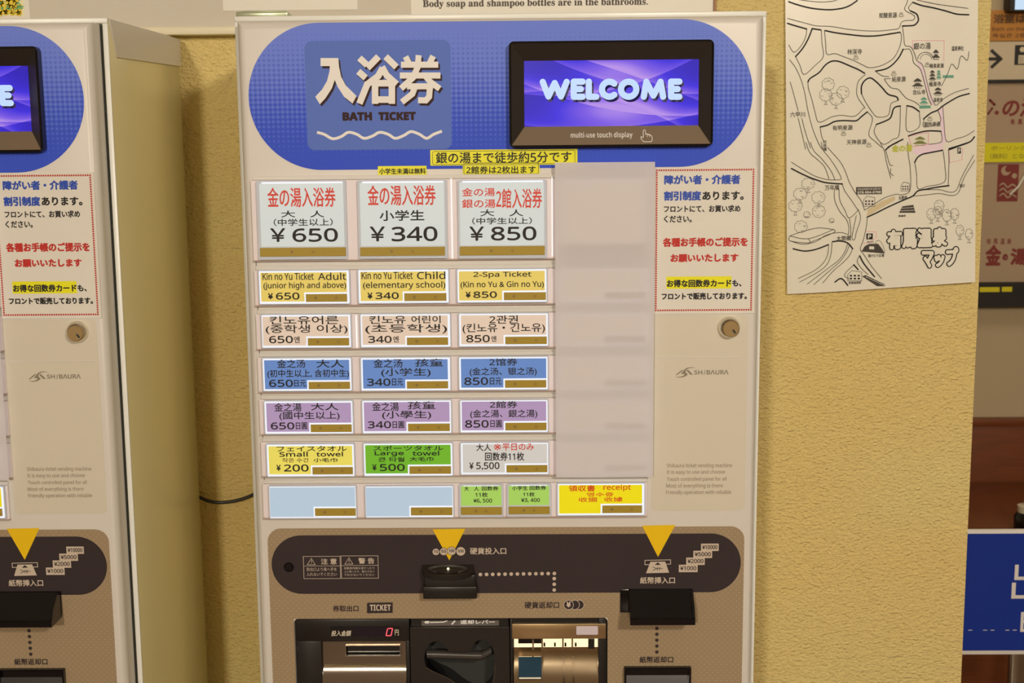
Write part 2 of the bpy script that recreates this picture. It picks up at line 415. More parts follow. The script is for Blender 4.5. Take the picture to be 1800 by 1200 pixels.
WEL = [[(954, 144), (964, 169.5), (975, 146), (986, 169.5), (996, 144)],
       [(1024, 143.5), (1008.5, 143.5), (1008.5, 170), (1024, 170)], [(1009, 156.5), (1021, 156.5)],
       [(1035, 143.5), (1035, 170), (1048, 170)],
       arc(1071, 156.8, 13, 13.2, -48, -312), arc(1105, 156.8, 13.5, 13.2, 0, 360, 24),
       [(1131.5, 170), (1136, 143.8), (1148.5, 168), (1161, 143.8), (1165.5, 170)],
       [(1194, 143.5), (1179.5, 143.5), (1179.5, 170), (1194, 170)], [(1180, 156.5), (1191, 156.5)]]
for dx, dy, dd, m in ((3, 4, 0.0004, ws), (0, 0, 0.0008, wl)):
    for L in WEL: s_.stroke(pts([(x+dx, y+dy) for x, y in L], DS), 10.9*PX, DS-dd, m, joints=True)
s_.build('screen', disp)

# ---- rows of push buttons
BX0, BX1 = Q(444, 390, DOOR)[0], Q(1150, 390, DOOR)[0]
ROWS = [(315, 455.5), (473, 534.5), (550, 611), (625.5, 686.5), (700, 760.5), (774.5, 834.5), (848.5, 907.5)]
for i, (a, e) in enumerate(ROWS):
    za, ze = Q(700, a, DOOR)[1], Q(700, e, DOOR)[1]
    r = MB(); x1_ = BX1 if i < 6 else Q(1137, 880, DOOR)[0]
    r.box(BX0, x1_, DOOR-0.004, DOOR, ze, za, frame_pink, 0.0006, 1)
    r.box(BX0, x1_, DOOR-0.0052, DOOR, ze-0.0012, ze+0.0006, lip_shade, 0.0003, 1)
    r.box(BX0+0.002, x1_, DOOR-0.002, DOOR, za+0.0004, za+0.0052, body, 0.0003, 1)
    if i < 6: r.poly(rr(BX0+0.002, BX0+0.0028, ze-0.0065, ze-0.0012, 0), DOOR-0.0003, gap)
    r.build('button_row', machine)
red = paint('red_ink', 205, 58, 40); blk = ink; orange_ink = paint('orange_ink', 206, 84, 10); red2 = paint('signal_red_ink', 200, 30, 12)
card_white = lit('card_grey_white', 202, 205, 205); card_yel = lit('card_straw', 226, 196, 96, 0.5); card_pink = lit('card_peach', 222, 196, 170, 0.5)
card_blue = lit('card_blue', 98, 132, 192, 0.6); card_vio = lit('card_violet', 172, 144, 178, 0.6); card_y2 = lit('card_yellow', 238, 220, 92, 0.5)
card_grn = lit('card_green', 110, 176, 40, 0.5); card_lg = lit('card_light_green', 164, 204, 92, 0.5); card_vy = lit('card_bright_yellow', 244, 222, 16, 0.5)
card_blank = lit('card_blank', 178, 196, 218, 0.72)
H1, H2, H3 = DOOR-0.0085, DOOR-0.0088, DOOR-0.0100
def button(o, card, gl, cm, texts, full=False, lit_=white_lit):
    """o outer housing, card label rectangle, gl gold strip, all photo pixels"""
    m = MB(); x0, x1, z0, z1 = rect(*o)
    P = rr(x0, x1, z0, z1, 0.0015, 3)
    m.prism(P, H1, DOOR-0.003, acrylic)
    e = 0.0012 if not full else 0.0022
    m.poly(rr(x0+e, x1-e, z0+e, z1-e, 0.001, 3), H1-0.0001, lit_ if not full else acrylic)
    if full:                                                 # tall housing: bright lit slot along its top
        prect(m, (o[0]+7, o[1]+2, o[2]-7, o[1]+6), H1-0.0002, white_lit)
    B = m.build('ticket_button', machine)
    k = MB()
    if full or gl is None: prect(k, card, H2, cm)
    else:                                                    # label with a notch for the strip
        X0, X1, Z0, Z1 = rect(*card); nx = rect(*gl)[0] - 3*PX; nz = rect(*gl)[3] + 3.2*PX
        k.poly([(X0, Z0), (nx, Z0), (nx, nz), (X1, nz), (X1, Z1), (X0, Z1)], H2, cm)
    for tt in texts: text(k, tt[0], tt[1], tt[2] if len(tt) > 2 else blk, H2, tt[3] if len(tt) > 3 else 0.22, ring=4, plane=H2, off=0.0002)
    k.build('label_card', B)
    if gl:
        q = MB(); pbox(q, gl, H3, H1, gold)
        w_, h_ = gl[2]-gl[0], gl[3]-gl[1]
        cx, cz = Q(gl[0]+w_*(0.24 if not full else 0.37), (gl[1]+gl[3])/2, DOOR); q.disc(cx, cz, 2.7*PX, H3-0.0001, gold_ink, 12)
        cx, cz = Q(gl[0]+w_*(0.74 if not full else 0.62), (gl[1]+gl[3])/2, DOOR)
        for sg in (1, -1): q.stroke([(cx-2.4*PX, cz-2.4*PX*sg), (cx+2.4*PX, cz+2.4*PX*sg)], 1.1*PX, H3-0.0001, gold_ink, caps=False)
        q.build('touch_strip', B)
    return B
T = button
# row of large buttons
T((455, 317, 611, 455), (460, 322, 606, 432), (460, 434, 610, 449), card_white,
  [('金の湯入浴券', (470, 329, 590, 364), red, .45), ('大', (494, 370, 519, 382)), ('人', (545, 370, 570, 382)), ('（中学生以上）', (481, 384, 585, 397)), ('￥', (475, 401, 502, 425), blk, .6), ('650', (514, 401, 594, 425), blk, .7)], True)
T((631, 316, 787, 453.5), (635, 321, 782, 431), (635, 433, 783, 448), card_white,
  [('金の湯入浴券', (646, 325, 766, 361), red, .45), ('小学生', (667, 369, 746, 388), blk, .4), ('￥', (650, 398, 677, 424), blk, .6), ('340', (688, 398, 769, 424), blk, .7)], True)
T((806, 315, 961, 453), (809, 320, 956, 430), (809, 431.5, 957.5, 447), card_white,
  [('金の湯', (812, 330, 870, 345), red, .3), ('銀の湯', (812, 350, 871, 365.5), red, .3), ('2館入浴券', (872, 331, 953, 366), red, .4), ('大', (844, 368, 869, 380)), ('人', (895, 368, 920, 380)), ('（中学生以上）', (830, 382, 935, 394)), ('￥', (825, 398, 851, 423), blk, .6), ('850', (863, 398, 943, 422.5), blk, .7)], True)
# English row
T((457, 473, 617, 533.5), (461, 477.5, 611.5, 528), (540, 515, 612, 528.5), card_yel,
  [('Kin no Yu Ticket', (461.5, 479, 551.5, 492)), ('Adult', (559, 479, 608.5, 492)), ('(junior high and above)', (463, 495.5, 608.5, 509.5)), ('¥', (471, 515, 480, 526), blk, .5), ('650', (485, 514, 526.5, 526.5), blk, .4)])
T((630.5, 471.5, 790.5, 532), (635, 476, 784, 527), (712, 513.5, 785.5, 527), card_yel,
  [('Kin no Yu Ticket', (635.5, 477, 725.5, 490.5)), ('Child', (733, 477, 783, 490.5)), ('(elementary school)', (638, 494.5, 783, 509)), ('¥', (646, 514, 655, 525.5), blk, .5), ('340', (660, 513.5, 701, 525.5), blk, .4)])
T((803.5, 470.5, 962, 530.5), (807.5, 475, 957.5, 526), (886, 512, 959.5, 525.5), card_yel,
  [('2-Spa Ticket', (832, 477, 934, 489)), ('(Kin no Yu & Gin no Yu)', (809.5, 494, 956, 507.5)), ('¥', (818.5, 512.5, 827.5, 523.5), blk, .5), ('850', (832, 512, 873.5, 523.5), blk, .4)])
# Korean row
T((461.5, 550, 619.5, 610), (464.5, 554.5, 614.5, 605), (543.5, 592, 615.5, 605), card_pink,
  [('킨노유어른', (474, 555, 595, 570)), ('(중학생 이상)', (467, 570.5, 611, 587)), ('650', (473, 590, 515, 603), blk, .4), ('엔', (517, 591, 527, 602.5))])
T((634.5, 549, 793.5, 609), (638.5, 553, 788, 603.5), (716.5, 591, 788.5, 604), card_pink,
  [('킨노유', (649, 554.5, 713.5, 569)), ('어린이', (723, 554.5, 774.5, 568)), ('(초등학생)', (642, 569.5, 786, 586.5)), ('340', (647, 590, 688.5, 602.5), blk, .4), ('엔', (691, 590.5, 701, 601.5))])
T((806.5, 548, 964.5, 607.5), (811, 552, 960, 602.5), (888.5, 589.5, 961, 602.5), card_pink,
  [('2관권', (860, 554, 910.5, 568.5)), ('(킨노유・긴노유)', (813, 568, 958, 586)), ('850', (819.5, 588.5, 861, 601.5), blk, .4), ('엔', (863.5, 590, 872.5, 600.5))])
# simplified Chinese row
T((463.5, 626, 620.5, 685.5), (467.5, 630.5, 616, 681), (545, 668.5, 617, 681), card_blue,
  [('金之汤', (487, 631.5, 536.5, 646.5)), ('大人', (556, 631.5, 604.5, 646)), ('(初中生以上, 含初中生)', (470, 649, 613.5, 664.5)), ('650', (473, 667, 515, 680), blk, .4), ('日元', (517, 667.5, 538, 679.5))])
T((635, 625, 793.5, 685), (639.5, 629.5, 788, 680), (716.5, 667.5, 788.5, 680), card_blue,
  [('金之汤', (656.5, 630.5, 707.5, 646)), ('孩童', (729.5, 630, 779, 644)), ('(小学生)', (670, 646.5, 757, 662.5)), ('340', (645, 665, 686.5, 678), blk, .4), ('日元', (689, 665, 708.5, 677.5))])
T((806.5, 624, 964, 683.5), (811, 628, 960, 678.5), (888, 665.5, 960, 678.5), card_blue,
  [('2馆券', (860, 629.5, 909.5, 642.5)), ('(金之汤、银之汤)', (825.5, 645.5, 943.5, 661)), ('850', (816, 663, 858, 676.5), blk, .4), ('日元', (861, 663.5, 881.5, 676))])
# traditional Chinese row
T((466.5, 701, 623, 760.5), (471, 705.5, 619, 755.5), (548.5, 743, 620, 756), card_vio,
  [('金之湯', (482, 708, 530, 723)), ('大人', (546.5, 708, 595, 721)), ('(國中生以上)', (491, 723, 597, 738.5)), ('650', (476, 742, 517.5, 754.5), blk, .4), ('日圓', (520, 742, 540, 754.5))])
T((637.5, 700, 795, 759.5), (641.5, 704, 791, 754.5), (718.5, 741.5, 791.5, 754.5), card_vio,
  [('金之湯', (654, 706.5, 701, 722)), ('孩童', (716.5, 705, 765.5, 719)), ('(小學生)', (671.5, 721.5, 758, 737)), ('340', (646.5, 740, 687.5, 752.5), blk, .4), ('日圓', (690, 740, 710.5, 752.5))])
T((808.5, 699.5, 964, 758), (812.5, 703, 960, 753), (888.5, 740, 960.5, 753), card_vio,
  [('2館券', (861, 704.5, 909.5, 717)), ('(金之湯、銀之湯)', (826.5, 719.5, 944.5, 735.5)), ('850', (817.5, 738, 859, 751.5), blk, .4), ('日圓', (862, 738, 882, 751))])
# towels
T((470.5, 776.5, 625.5, 835), (475, 781, 621, 830), (551.5, 817.5, 622, 830), card_y2,
  [('フェイスタオル', (486, 783.5, 609.5, 793)), ('Small', (491, 793.5, 541, 802.5), blk, .35), ('towel', (556, 793.5, 603, 802), blk, .35), ('작은 수건', (496, 804.5, 542, 812.5), gold_ink), ('小毛巾', (551, 804.5, 593, 812)), ('¥', (486, 816.5, 493.5, 827.5), blk, .4), ('200', (499, 816, 542.5, 828.5), blk, .4)])
T((640, 775, 797.5, 834), (644, 779, 793, 828.5), (721, 816, 793.5, 829), card_grn,
  [('スポーツタオル', (656, 783, 779, 791.5)), ('Large', (658.5, 792.5, 710, 802), blk, .35), ('towel', (725, 792, 772, 800.5), blk, .35), ('큰 타월', (665, 803, 711, 811.5)), ('大毛巾', (720, 802.5, 762, 810.5)), ('¥', (654.5, 815.5, 662, 827), blk, .4), ('500', (667.5, 815, 711.5, 827.5), blk, .4)])
T((809.5, 774, 965, 831.5), (814, 777.5, 961.5, 827), (890.5, 814, 962, 826.5), lit('card_grey', 206, 200, 196, 0.5),
  [('大人', (837, 779.5, 863.5, 792.5)), ('×', (869, 780.5, 880, 790), red, .15), ('●', (873.3, 779.5, 875.7, 781.9), red, 0), ('●', (873.3, 788.8, 875.7, 791.2), red, 0), ('●', (868.2, 784.1, 870.6, 786.5), red, 0), ('●', (878.4, 784.1, 880.8, 786.5), red, 0), ('平日のみ', (883, 779, 938.5, 791.5), red), ('回数券11枚', (852.5, 794.5, 921.5, 809.5), blk, .3), ('¥', (825, 812.5, 832.5, 824.5), blk, .3), ('5,500', (837, 812, 878, 826), blk, .3)])
# bottom row
T((475, 850, 628.5, 908), (477, 853, 626, 904.5), (556, 889.5, 627, 902.5), card_blank, [])
T((643, 850, 798.5, 906.5), (645, 853, 796, 903.5), (723.5, 888, 796, 901.5), card_blank, [])
T((808, 848, 884.5, 905.5), (811, 851, 881.5, 885), (811, 887.5, 882.5, 900.5), card_lg,
  [('大', (816, 854.5, 824, 862.5)), ('人', (833, 854.5, 842, 862.5)), ('回数券', (847, 854, 876, 862)), ('11枚', (835.5, 865, 857.5, 873.5)), ('¥6, 500', (832, 876, 865, 884))], True)
T((891.5, 847, 968.5, 904.5), (894.5, 850.5, 965, 884), (894.5, 886.5, 966, 899.5), card_lg,
  [('小学生', (900, 853.5, 927.5, 861.5)), ('回数券', (931, 853, 960, 861)), ('11枚', (919.5, 864.5, 940, 872.5)), ('¥3, 400', (916, 875, 949, 883))], True)
T((979, 845.5, 1133, 903), (982.5, 849, 1127.5, 898.5), (1058, 884.5, 1127.5, 897.5), card_vy,
  [('領収書', (999.5, 852.5, 1046, 863.5), red2), ('receipt', (1060.5, 851, 1109, 863.5), orange_ink, .3), ('영수증', (1031, 865, 1078.5, 872.5), orange_ink), ('收据', (1017, 873.5, 1050, 882), orange_ink), ('收據', (1062, 873, 1094.5, 881.5), orange_ink)])
# the column under the taped cover sheet
for (a, e, fl_) in ((314, 451, True), (469.5, 529.5, False), (547, 606, False), (623, 682, False), (698, 757, False), (772.5, 830, False)):
    T((982, a, 1139, e), (986, a+4, 1134, e-4.5 if not fl_ else e-24), (1061, e-19, 1134, e-6) if not fl_ else (986, e-22, 1134, e-7), card_pink, [], fl_)
# light leaking between housings
glow_slit = lit('lit_slit', 250, 246, 240, 0.9, 1.1)
for x_, a, e in ((794.5, 313, 455), (970.5, 311, 450), (627.5, 553, 610)):
    g_ = MB(); prect(g_, (x_-0.9, a, x_+0.9, e), DOOR-0.0046, glow_slit); g_.build('light_slit', machine)

# ---- service column: film, lock, emblem, small print
s = MB(); film = paint('service_film', 200, 182, 148, 0.45)
x0, x1, z0, z1 = rect(1146, 553, 1312, 897)
s.prism(rr(x0, x1, z0, z1, 0.006), DOOR-0.0005, DOOR, film)
s.box(x0+0.002, x1-0.002, DOOR-0.0008, DOOR, Q(1230, 627.5, DOOR)[1]-0.0006, Q(1230, 627.5, DOOR)[1]+0.0006, body, 0.0002, 1)
sm = paint('small_print', 150, 128, 98)
for L, bx in (('Shibaura ticket vending machine', (1172, 814, 1287, 823)), ('It is easy to use and choose', (1172, 825.5, 1274.5, 834.5)), ('Touch controlled panel for all', (1172, 838, 1277, 846.5)), ('Most of everything is there', (1171, 849.5, 1270.5, 858.5)), ('Friendly operation with reliable', (1171, 861, 1285, 870))):
    text(s, L, bx, sm, DOOR-0.0005, 0.15, ring=4)
lg = paint('emblem_print', 128, 112, 84)
def lp(L): return pts(L, DOOR, 1100, 540, 7.5)
for L in ([(655, 890), (700, 853), (742, 822), (758, 828), (712, 864), (672, 892)],
          [(728, 872), (752, 845), (775, 815), (815, 793), (870, 786), (935, 803), (880, 795), (832, 802), (800, 818), (786, 845), (800, 868), (818, 880), (800, 900), (760, 918), (705, 927), (640, 910), (700, 917), (745, 906), (772, 890), (765, 872), (745, 880)],
          [(795, 826), (825, 824), (885, 886), (848, 886)]): s.poly(lp(L), DOOR-0.00075, lg)
text(s, 'SH', (1220, 650.5, 1234.5, 658), lg, DOOR-0.0005, 0.35, ring=4); text(s, 'I', (1236.5, 650.5, 1240.5, 658), lg, DOOR-0.0005, 0.35, 0.5, ring=4)
text(s, 'BΛURΛ', (1242, 650, 1280.5, 658), lg, DOOR-0.0005, 0.35, ring=4)
s.build('service_panel', machine)
l_ = MB(); lx, lz = Q(1281, 574.5, DOOR); R = 20*PX
l_.lathe(lx, lz, [(R, DOOR), (R, DOOR-0.003), (R*0.93, DOOR-0.006), (R*0.8, DOOR-0.009), (R*0.74, DOOR-0.0095), (R*0.72, DOOR-0.008)], mat('polished_nickel', (0.80, 0.77, 0.66), 0.22, 0.9))
lock = l_.build('lock', machine)
l_ = MB(); l_.lathe(lx+1.5*PX, lz-1*PX, [(R*0.72, DOOR-0.006), (R*0.76, DOOR-0.012), (R*0.66, DOOR-0.0135), (0.0002, DOOR-0.0135)], mat('lock_bronze', (0.50, 0.36, 0.18), 0.32, 0.6))
kx, kz = Q(1287.5, 579.5, DOOR)
l_.poly([(kx-4*PX, kz+2.5*PX), (kx-1*PX, kz+4*PX), (kx+4*PX, kz-2*PX), (kx+1*PX, kz-4.5*PX)], DOOR-0.0137, gap)
l_.build('lock_barrel', lock)

# ---- payment panel: taupe dotted sheet with a dark stadium
pan = mat('taupe_dotted_print', C(165, 138, 112), 0.5, spec=0.3)
t = NT(pan); co, sp = t.xyz(); KX, KZ = 2*math.pi/0.0072, 2*math.pi/0.0073
d1 = t.math('MULTIPLY', t.math('ADD', t.math('COSINE', t.math('MULTIPLY', sp[0], KX)), 1), t.math('ADD', t.math('COSINE', t.math('MULTIPLY', sp[2], KZ)), 1))
d2 = t.math('MULTIPLY', t.math('SUBTRACT', 1, t.math('COSINE', t.math('MULTIPLY', sp[0], KX))), t.math('SUBTRACT', 1, t.math('COSINE', t.math('MULTIPLY', sp[2], KZ))))
dots = t.math('MULTIPLY', t.math('SUBTRACT', t.math('MAXIMUM', d1, d2), 3.5), 2.0, True)
t.l(t.mix(dots, C(148, 121, 84), C(176, 150, 112)), t.b.inputs['Base Color'])
px0, px1 = Q(471, 960, DOOR)[0], Q(1308, 960, DOOR)[0]; pz1, pz0 = Q(890, 926.5, DOOR)[1], tz0-0.03
PF = DOOR-0.0008
p = MB()
top = rr(px0, px1, pz0, pz1, 0.017)
# sheet with the tray opening left free: left, right, top and bottom fields
P = [(px0, tz1)] + [q for q in top if q[1] > tz1][::-1]
upper = [q for q in top if q[1] > tz1]
p.prism([(px0, tz1), (px1, tz1)] + upper, PF, DOOR, pan)
p.prism([(px0, tz0), (tx0, tz0), (tx0, tz1), (px0, tz1)], PF, DOOR, pan)
p.prism([(tx1, tz0), (px1, tz0), (px1, tz1), (tx1, tz1)], PF, DOOR, pan)
p.prism([(px0, pz0), (px1, pz0), (px1, tz0), (px0, tz0)], PF, DOOR, pan)
dark = paint('dark_brown_print', 52, 40, 36, 0.55, spec=0.2)
x0, x1 = Q(478, 998, DOOR)[0], Q(1302, 982, DOOR)[0]; z1, z0 = Q(890, 938.5, DOOR)[1], Q(890, 1041.5, DOOR)[1]
p.poly(rr(x0, x1, z0, z1, (z1-z0)/2-1e-5, 20), PF-0.0003, dark)
yel = paint('yellow_print', 228, 172, 8, 0.4); tan = paint('tan_print', 190, 165, 132, 0.5)
Y1, Y2 = PF-0.0005, PF-0.0008
p.poly(pts([(760.5, 929.5), (818, 928.5), (790, 984)], DOOR), Y1, yel)
p.poly(pts([(1128.5, 923), (1187, 921.8), (1156.5, 978)], DOOR), Y1, yel)
for cx, cy, r, n in ((766.5, 969, 6.3, '10'), (780, 968.5, 7, '50'), (794, 967.5, 7.8, '100'), (810, 968, 8.4, '500')):
    x, z = Q(cx, cy, DOOR); p.disc(x, z, (r+0.8)*PX, Y1-0.0001, dark); p.disc(x, z, r*PX, Y1-0.0003, tan)
    text(p, n, (cx-r*0.62, cy-2.6, cx+r*0.62, cy+2.6), dark, Y1-0.0003, 0.2, ring=4)
text(p, '硬貨投入口', (826, 962, 890, 974), tan, Y1, 0.3, ring=4)
for x, z in [Q(844.5+10.83*i, 1008.8-0.155*i*1.0, DOOR) for i in range(13)] + [Q(974.2, 1016+10*i, DOOR) for i in range(3)]: p.disc(x, z, 3.5*PX, Y1, tan, 14)
for bx, hd, L in (((534, 977, 598.5, 1016), '注 意', ('取出口より奥へ手を', '入れないでください')), ((600, 976, 665, 1015.3), '警 告', ('自動券売機を揺すったり', '上に乗ったり、動かさない', 'でおさないでください'))):
    X0, X1, Z0, Z1 = rect(*bx)
    p.stroke([(X0, Z0), (X1, Z0), (X1, Z1), (X0, Z1)], 0.9*PX, Y1, tan, closed=True)
    zz = Z0 + (Z1-Z0)*0.57; p.stroke([(X0, zz), (X1, zz)], 0.8*PX, Y1, tan, caps=False)
    a, b_, _, _ = bx
    p.stroke([Q(a+6.5, b_+14.5, DOOR), Q(a+13.5, b_+3.5, DOOR), Q(a+20.5, b_+14.5, DOOR)], 0.9*PX, Y1, tan, closed=True)
    text(p, '!', (a+13, b_+7, a+14.2, b_+13), tan, Y1, 0.2, ring=4)
    text(p, hd, (a+30, b_+4, a+58, b_+14.5), tan, Y1, 0.25, ring=4)
    n = len(L); hgt = 18.5/n
    for i, s_ in enumerate(L): text(p, s_, (a+5, b_+20+i*hgt*0.95, a+58, b_+20+i*hgt*0.95+hgt*0.68), tan, Y1, 0.0)
x, z = Q(508, 996, DOOR); p.lathe(x, z, [(9.5*PX, Y1), (8*PX, Y1-0.0015), (7*PX, Y1-0.0005), (0.0002, Y1-0.0004)], gloss_black, 24)
# bill icon and note values
p.stroke(pts([(1133.5, 984), (1178.5, 983), (1178.5, 990.5), (1133.5, 991.5)], DOOR), 1.3*PX, Y1, tan, closed=True)
p.poly(pts([(1143, 986.5), (1169, 986), (1176, 1005.5), (1135.5, 1006.5)], DOOR), Y1-0.0001, tan)
p.poly(pts([(1150.5, 992), (1161.5, 991.7), (1156, 987.3)], DOOR), Y2, dark)
for L in ([(1147, 995.5), (1154, 998.3), (1147, 1002)], [(1154, 998.3), (1165, 998)], [(1155.5, 995.5), (1155.5, 1001.5)], [(1159, 995.3), (1159, 1001.5)]): p.stroke(pts(L, DOOR), 1.1*PX, Y2, dark, caps=False)
for s_, bx in (('¥10000', (1232, 954.5, 1263, 967.5)), ('¥5000', (1218.5, 967, 1251.5, 979.8)), ('¥2000', (1206, 979, 1238.5, 992)), ('¥1000', (1193, 991.5, 1226, 1004.5))):
    k_ = Y1 - 0.0001*(1263-bx[2])/20
    prect(p, (bx[0]-0.7, bx[1]-0.7, bx[2]+0.7, bx[3]+0.7), k_, dark); prect(p, bx, k_-0.0001, tan)
    text(p, s_, (bx[0]+2.5, bx[1]+3, bx[2]-2, bx[3]-2.5), dark, k_-0.0001, 0.25, ring=4, off=0.0001)
text(p, '紙幣挿入口', (1125, 1013.5, 1186.5, 1025.5), tan, Y1, 0.3, ring=4)
text(p, '券取出口', (585, 1063.5, 630.5, 1074.5), dark, PF, 0.35, ring=4)
jag = [(645, 1058.5), (690.5, 1057.8), (690.5, 1076.3), (645.5, 1077)]; jag += [(644.5 + (1.5 if i % 2 else 0), 1075.5-1.7*i) for i in range(10)]
p.poly(pts(jag, DOOR), PF-0.0003, dark); text(p, '𝗧𝗜𝗖𝗞𝗘𝗧', (650, 1062, 687, 1073), tan, PF-0.0003, 0.2, ring=4)
text(p, '硬貨返却口', (922, 1057, 983, 1069), dark, PF, 0.35, ring=4)
for cx in (1018, 1010, 999.5):
    x, z = Q(cx, 1062, DOOR); o_ = (1018-cx)/8*0.0002
    p.disc(x, z, 9.6*PX, PF-0.0003-o_, tan); p.disc(x, z, 8.6*PX, PF-0.0004-o_, dark)
text(p, '¥', (995.5, 1057, 1003.5, 1067), tan, PF-0.0009, 0.8)
for y_ in (1094, 1103.5, 1113.8, 1124.2, 1134.5, 1145): x, z = Q(1154.5, y_, DOOR); p.disc(x, z, 3.4*PX, PF-0.0003, dark, 14)
text(p, '紙幣返却口', (1124, 1153, 1183.5, 1164.5), dark, PF, 0.35, ring=4)
p.build('payment_panel', machine)

# ---- coin inlet: cap with a dished top and a block below it
c_ = MB(); cz1 = Q(790, 1010, PF-0.030)[1]
xa, xb = Q(743, 1005, PF)[0], Q(833, 1005, PF)[0]; zt = Q(788, 991, PF)[1]; yf = PF-0.022
zf = Q(788, 1011.5, yf)[1]
def capline(k, n=18):                                        # half-rounded plan outline, k shrinks it
    out = []
    for i in range(n+1):
        a = math.pi*i/n; cx = (xa+xb)/2; r = (xb-xa)/2*k
        u = -math.cos(a); e = max(0.0, math.sin(a))**0.45
        out.append((cx + r*u, PF - 0.001 - (0.021*k)*e))
    return out
outl = capline(1.0)
n = len(outl)
def topz(y): return zt + (zf-zt)*((PF-y)/0.022)
V = [(x, y, topz(y)) for x, y in outl]; V2 = [(x, y, topz(y)-0.006) for x, y in outl]; V3 = [(x*0.985+(xa+xb)/2*0.015, y+0.002, topz(y)-0.007) for x, y in outl]
c_.add(V + V2 + V3, [[i, i+1, n+i+1, n+i][::-1] for i in range(n-1)] + [[n+i, n+i+1, 2*n+i+1, 2*n+i][::-1] for i in range(n-1)], black)
c_.add(V, [list(range(n))[::-1]], bezel_black)
xb0, xb1 = Q(747, 1040, PF-0.008)[0], Q(836, 1040, PF-0.008)[0]
c_.box(xb0, xb1, PF-0.014, PF, Q(790, 1052, PF-0.014)[1], zf-0.002, black, 0.002)
c_.box(xb0-0.002, xb1+0.002, PF-0.016, PF, Q(790, 1053, PF-0.016)[1], Q(790, 1031, PF-0.016)[1], black, 0.002)
inlet = c_.build('coin_inlet', machine)
c_ = MB(); cx = (xa+xb)/2; ym = PF-0.0115
el = []; n = 28
for k, dz in ((1.0, 0.0006), (0.93, 0.0008), (0.86, -0.0015), (0.5, -0.003), (0.05, -0.0034)):
    el.append([(cx + 0.0255*k*math.cos(2*math.pi*i/n), ym + 0.0075*k*math.sin(2*math.pi*i/n)) for i in range(n)])
    el[-1] = [(x, y, topz(y)+0.0004+dz+0.001) for x, y in el[-1]]
V = [v for r_ in el for v in r_]
c_.add(V, [[k*n+i, k*n+(i+1) % n, (k+1)*n+(i+1) % n, (k+1)*n+i] for k in range(4) for i in range(n)], mat('dish_plastic', (0.05, 0.05, 0.045), 0.18))
c_.box(cx-0.013, cx+0.013, ym-0.0066, ym-0.0045, topz(ym-0.005)-0.0006, topz(ym-0.005)+0.002, gloss_black, 0.0004, 1)
c_.build('coin_dish', inlet)
c_ = MB(); bmm = bmesh.new(); bmesh.ops.create_uvsphere(bmm, u_segments=12, v_segments=8, radius=0.0016)
for v in bmm.verts: v.co += Vector((cx+0.0006, ym+0.001, topz(ym)+0.0014))
c_.bm(bmm, mat('guide_lamp', (0.5, 0.5, 0.3), 0.3, em=(1, 1, 0.62), es=1.2)); c_.build('guide_lamp', inlet)

# ---- banknote chutes: wedge scoops with a lip
def chute(name, bx, flange, dep, m):
    s = MB()
    x0, x1, z0, z1 = rect(*bx, d=PF)
    fx0, fx1, fz0, fz1 = rect(*flange, d=PF)
    s.box(fx0, fx1, PF-0.003, PF, fz0, fz1, m, 0.001)
    prof = [(0.0, z1), (-0.006, z1), (-dep, z0+0.004), (-dep-0.002, z0+0.004), (-dep-0.002, z0-0.004), (0.0, z0-0.004)]
    L = [(x0, PF+y, z) for y, z in prof]; R = [(x1, PF+y, z) for y, z in prof]; n = len(prof)
    s.add(L+R, [[i, (i+1) % n, n+(i+1) % n, n+i] for i in range(n)] + [list(range(n))[::-1], list(range(n, 2*n))], m)
    for xx, sg in ((x0, 1), (x1, -1)):                       # raised cheeks either side of the slope
        a = [(xx, PF-0.004, z1), (xx, PF-dep-0.001, z0+0.005), (xx, PF-dep+0.006, z0+0.016), (xx, PF-0.012, z1)]
        b_ = [(x_+sg*0.003, y_, z_) for x_, y_, z_ in a]
        s.add(a+b_, [[0, 1, 2, 3], [4, 7, 6, 5], [0, 4, 5, 1], [1, 5, 6, 2], [2, 6, 7, 3], [3, 7, 4, 0]], m)
    return s.build(name, machine)
chute('banknote_inlet', (1104, 1034, 1216, 1074), (1090, 1034, 1217, 1075), 0.036, gloss_black)
s = MB(); x0, x1, z0, z1 = rect(1098, 1170, 1212, 1262, d=PF)
s.prism(rr(x0-0.001, x1+0.001, z0, z1, 0.002), PF-0.001, PF, gloss_black)
prof = [(-0.001, z1-0.012), (-0.020, z0+0.012), (-0.022, z0), (0, z0)]
s.add([(x0+0.001, PF+y, z) for y, z in prof] + [(x1-0.001, PF+y, z) for y, z in prof], [[0, 1, 5, 4], [1, 2, 6, 5], [2, 3, 7, 6], [3, 2, 1, 0], [4, 5, 6, 7]], mat('smoke_plastic', (0.02, 0.02, 0.022), 0.3))
s.box(x0-0.001, x0+0.0015, PF-0.007, PF, z0, z1, gloss_black, 0.0005, 1); s.box(x1-0.0015, x1+0.001, PF-0.007, PF, z0, z1, gloss_black, 0.0005, 1); s.box(x0-0.001, x1+0.001, PF-0.006, PF, z1-0.002, z1, gloss_black, 0.0005, 1)
s.build('banknote_outlet', machine)

# ---- tray bay in the door's opening
BF = DOOR+0.004                                              # faces sit just behind the door skin
bay = MB()
bay.box(tx0-0.004, tx1+0.004, 0.0, 0.004, tz0-0.004, tz1+0.004, black)
x0, x1, z0, z1 = tx0+0.001, tx1-0.001, tz0+0.001, tz1-0.0028
xa_, xb_ = Q(720.5, 1140, BF)[0], Q(897, 1140, BF)[0]
tray_bay = bay.build('tray_bay', machine)
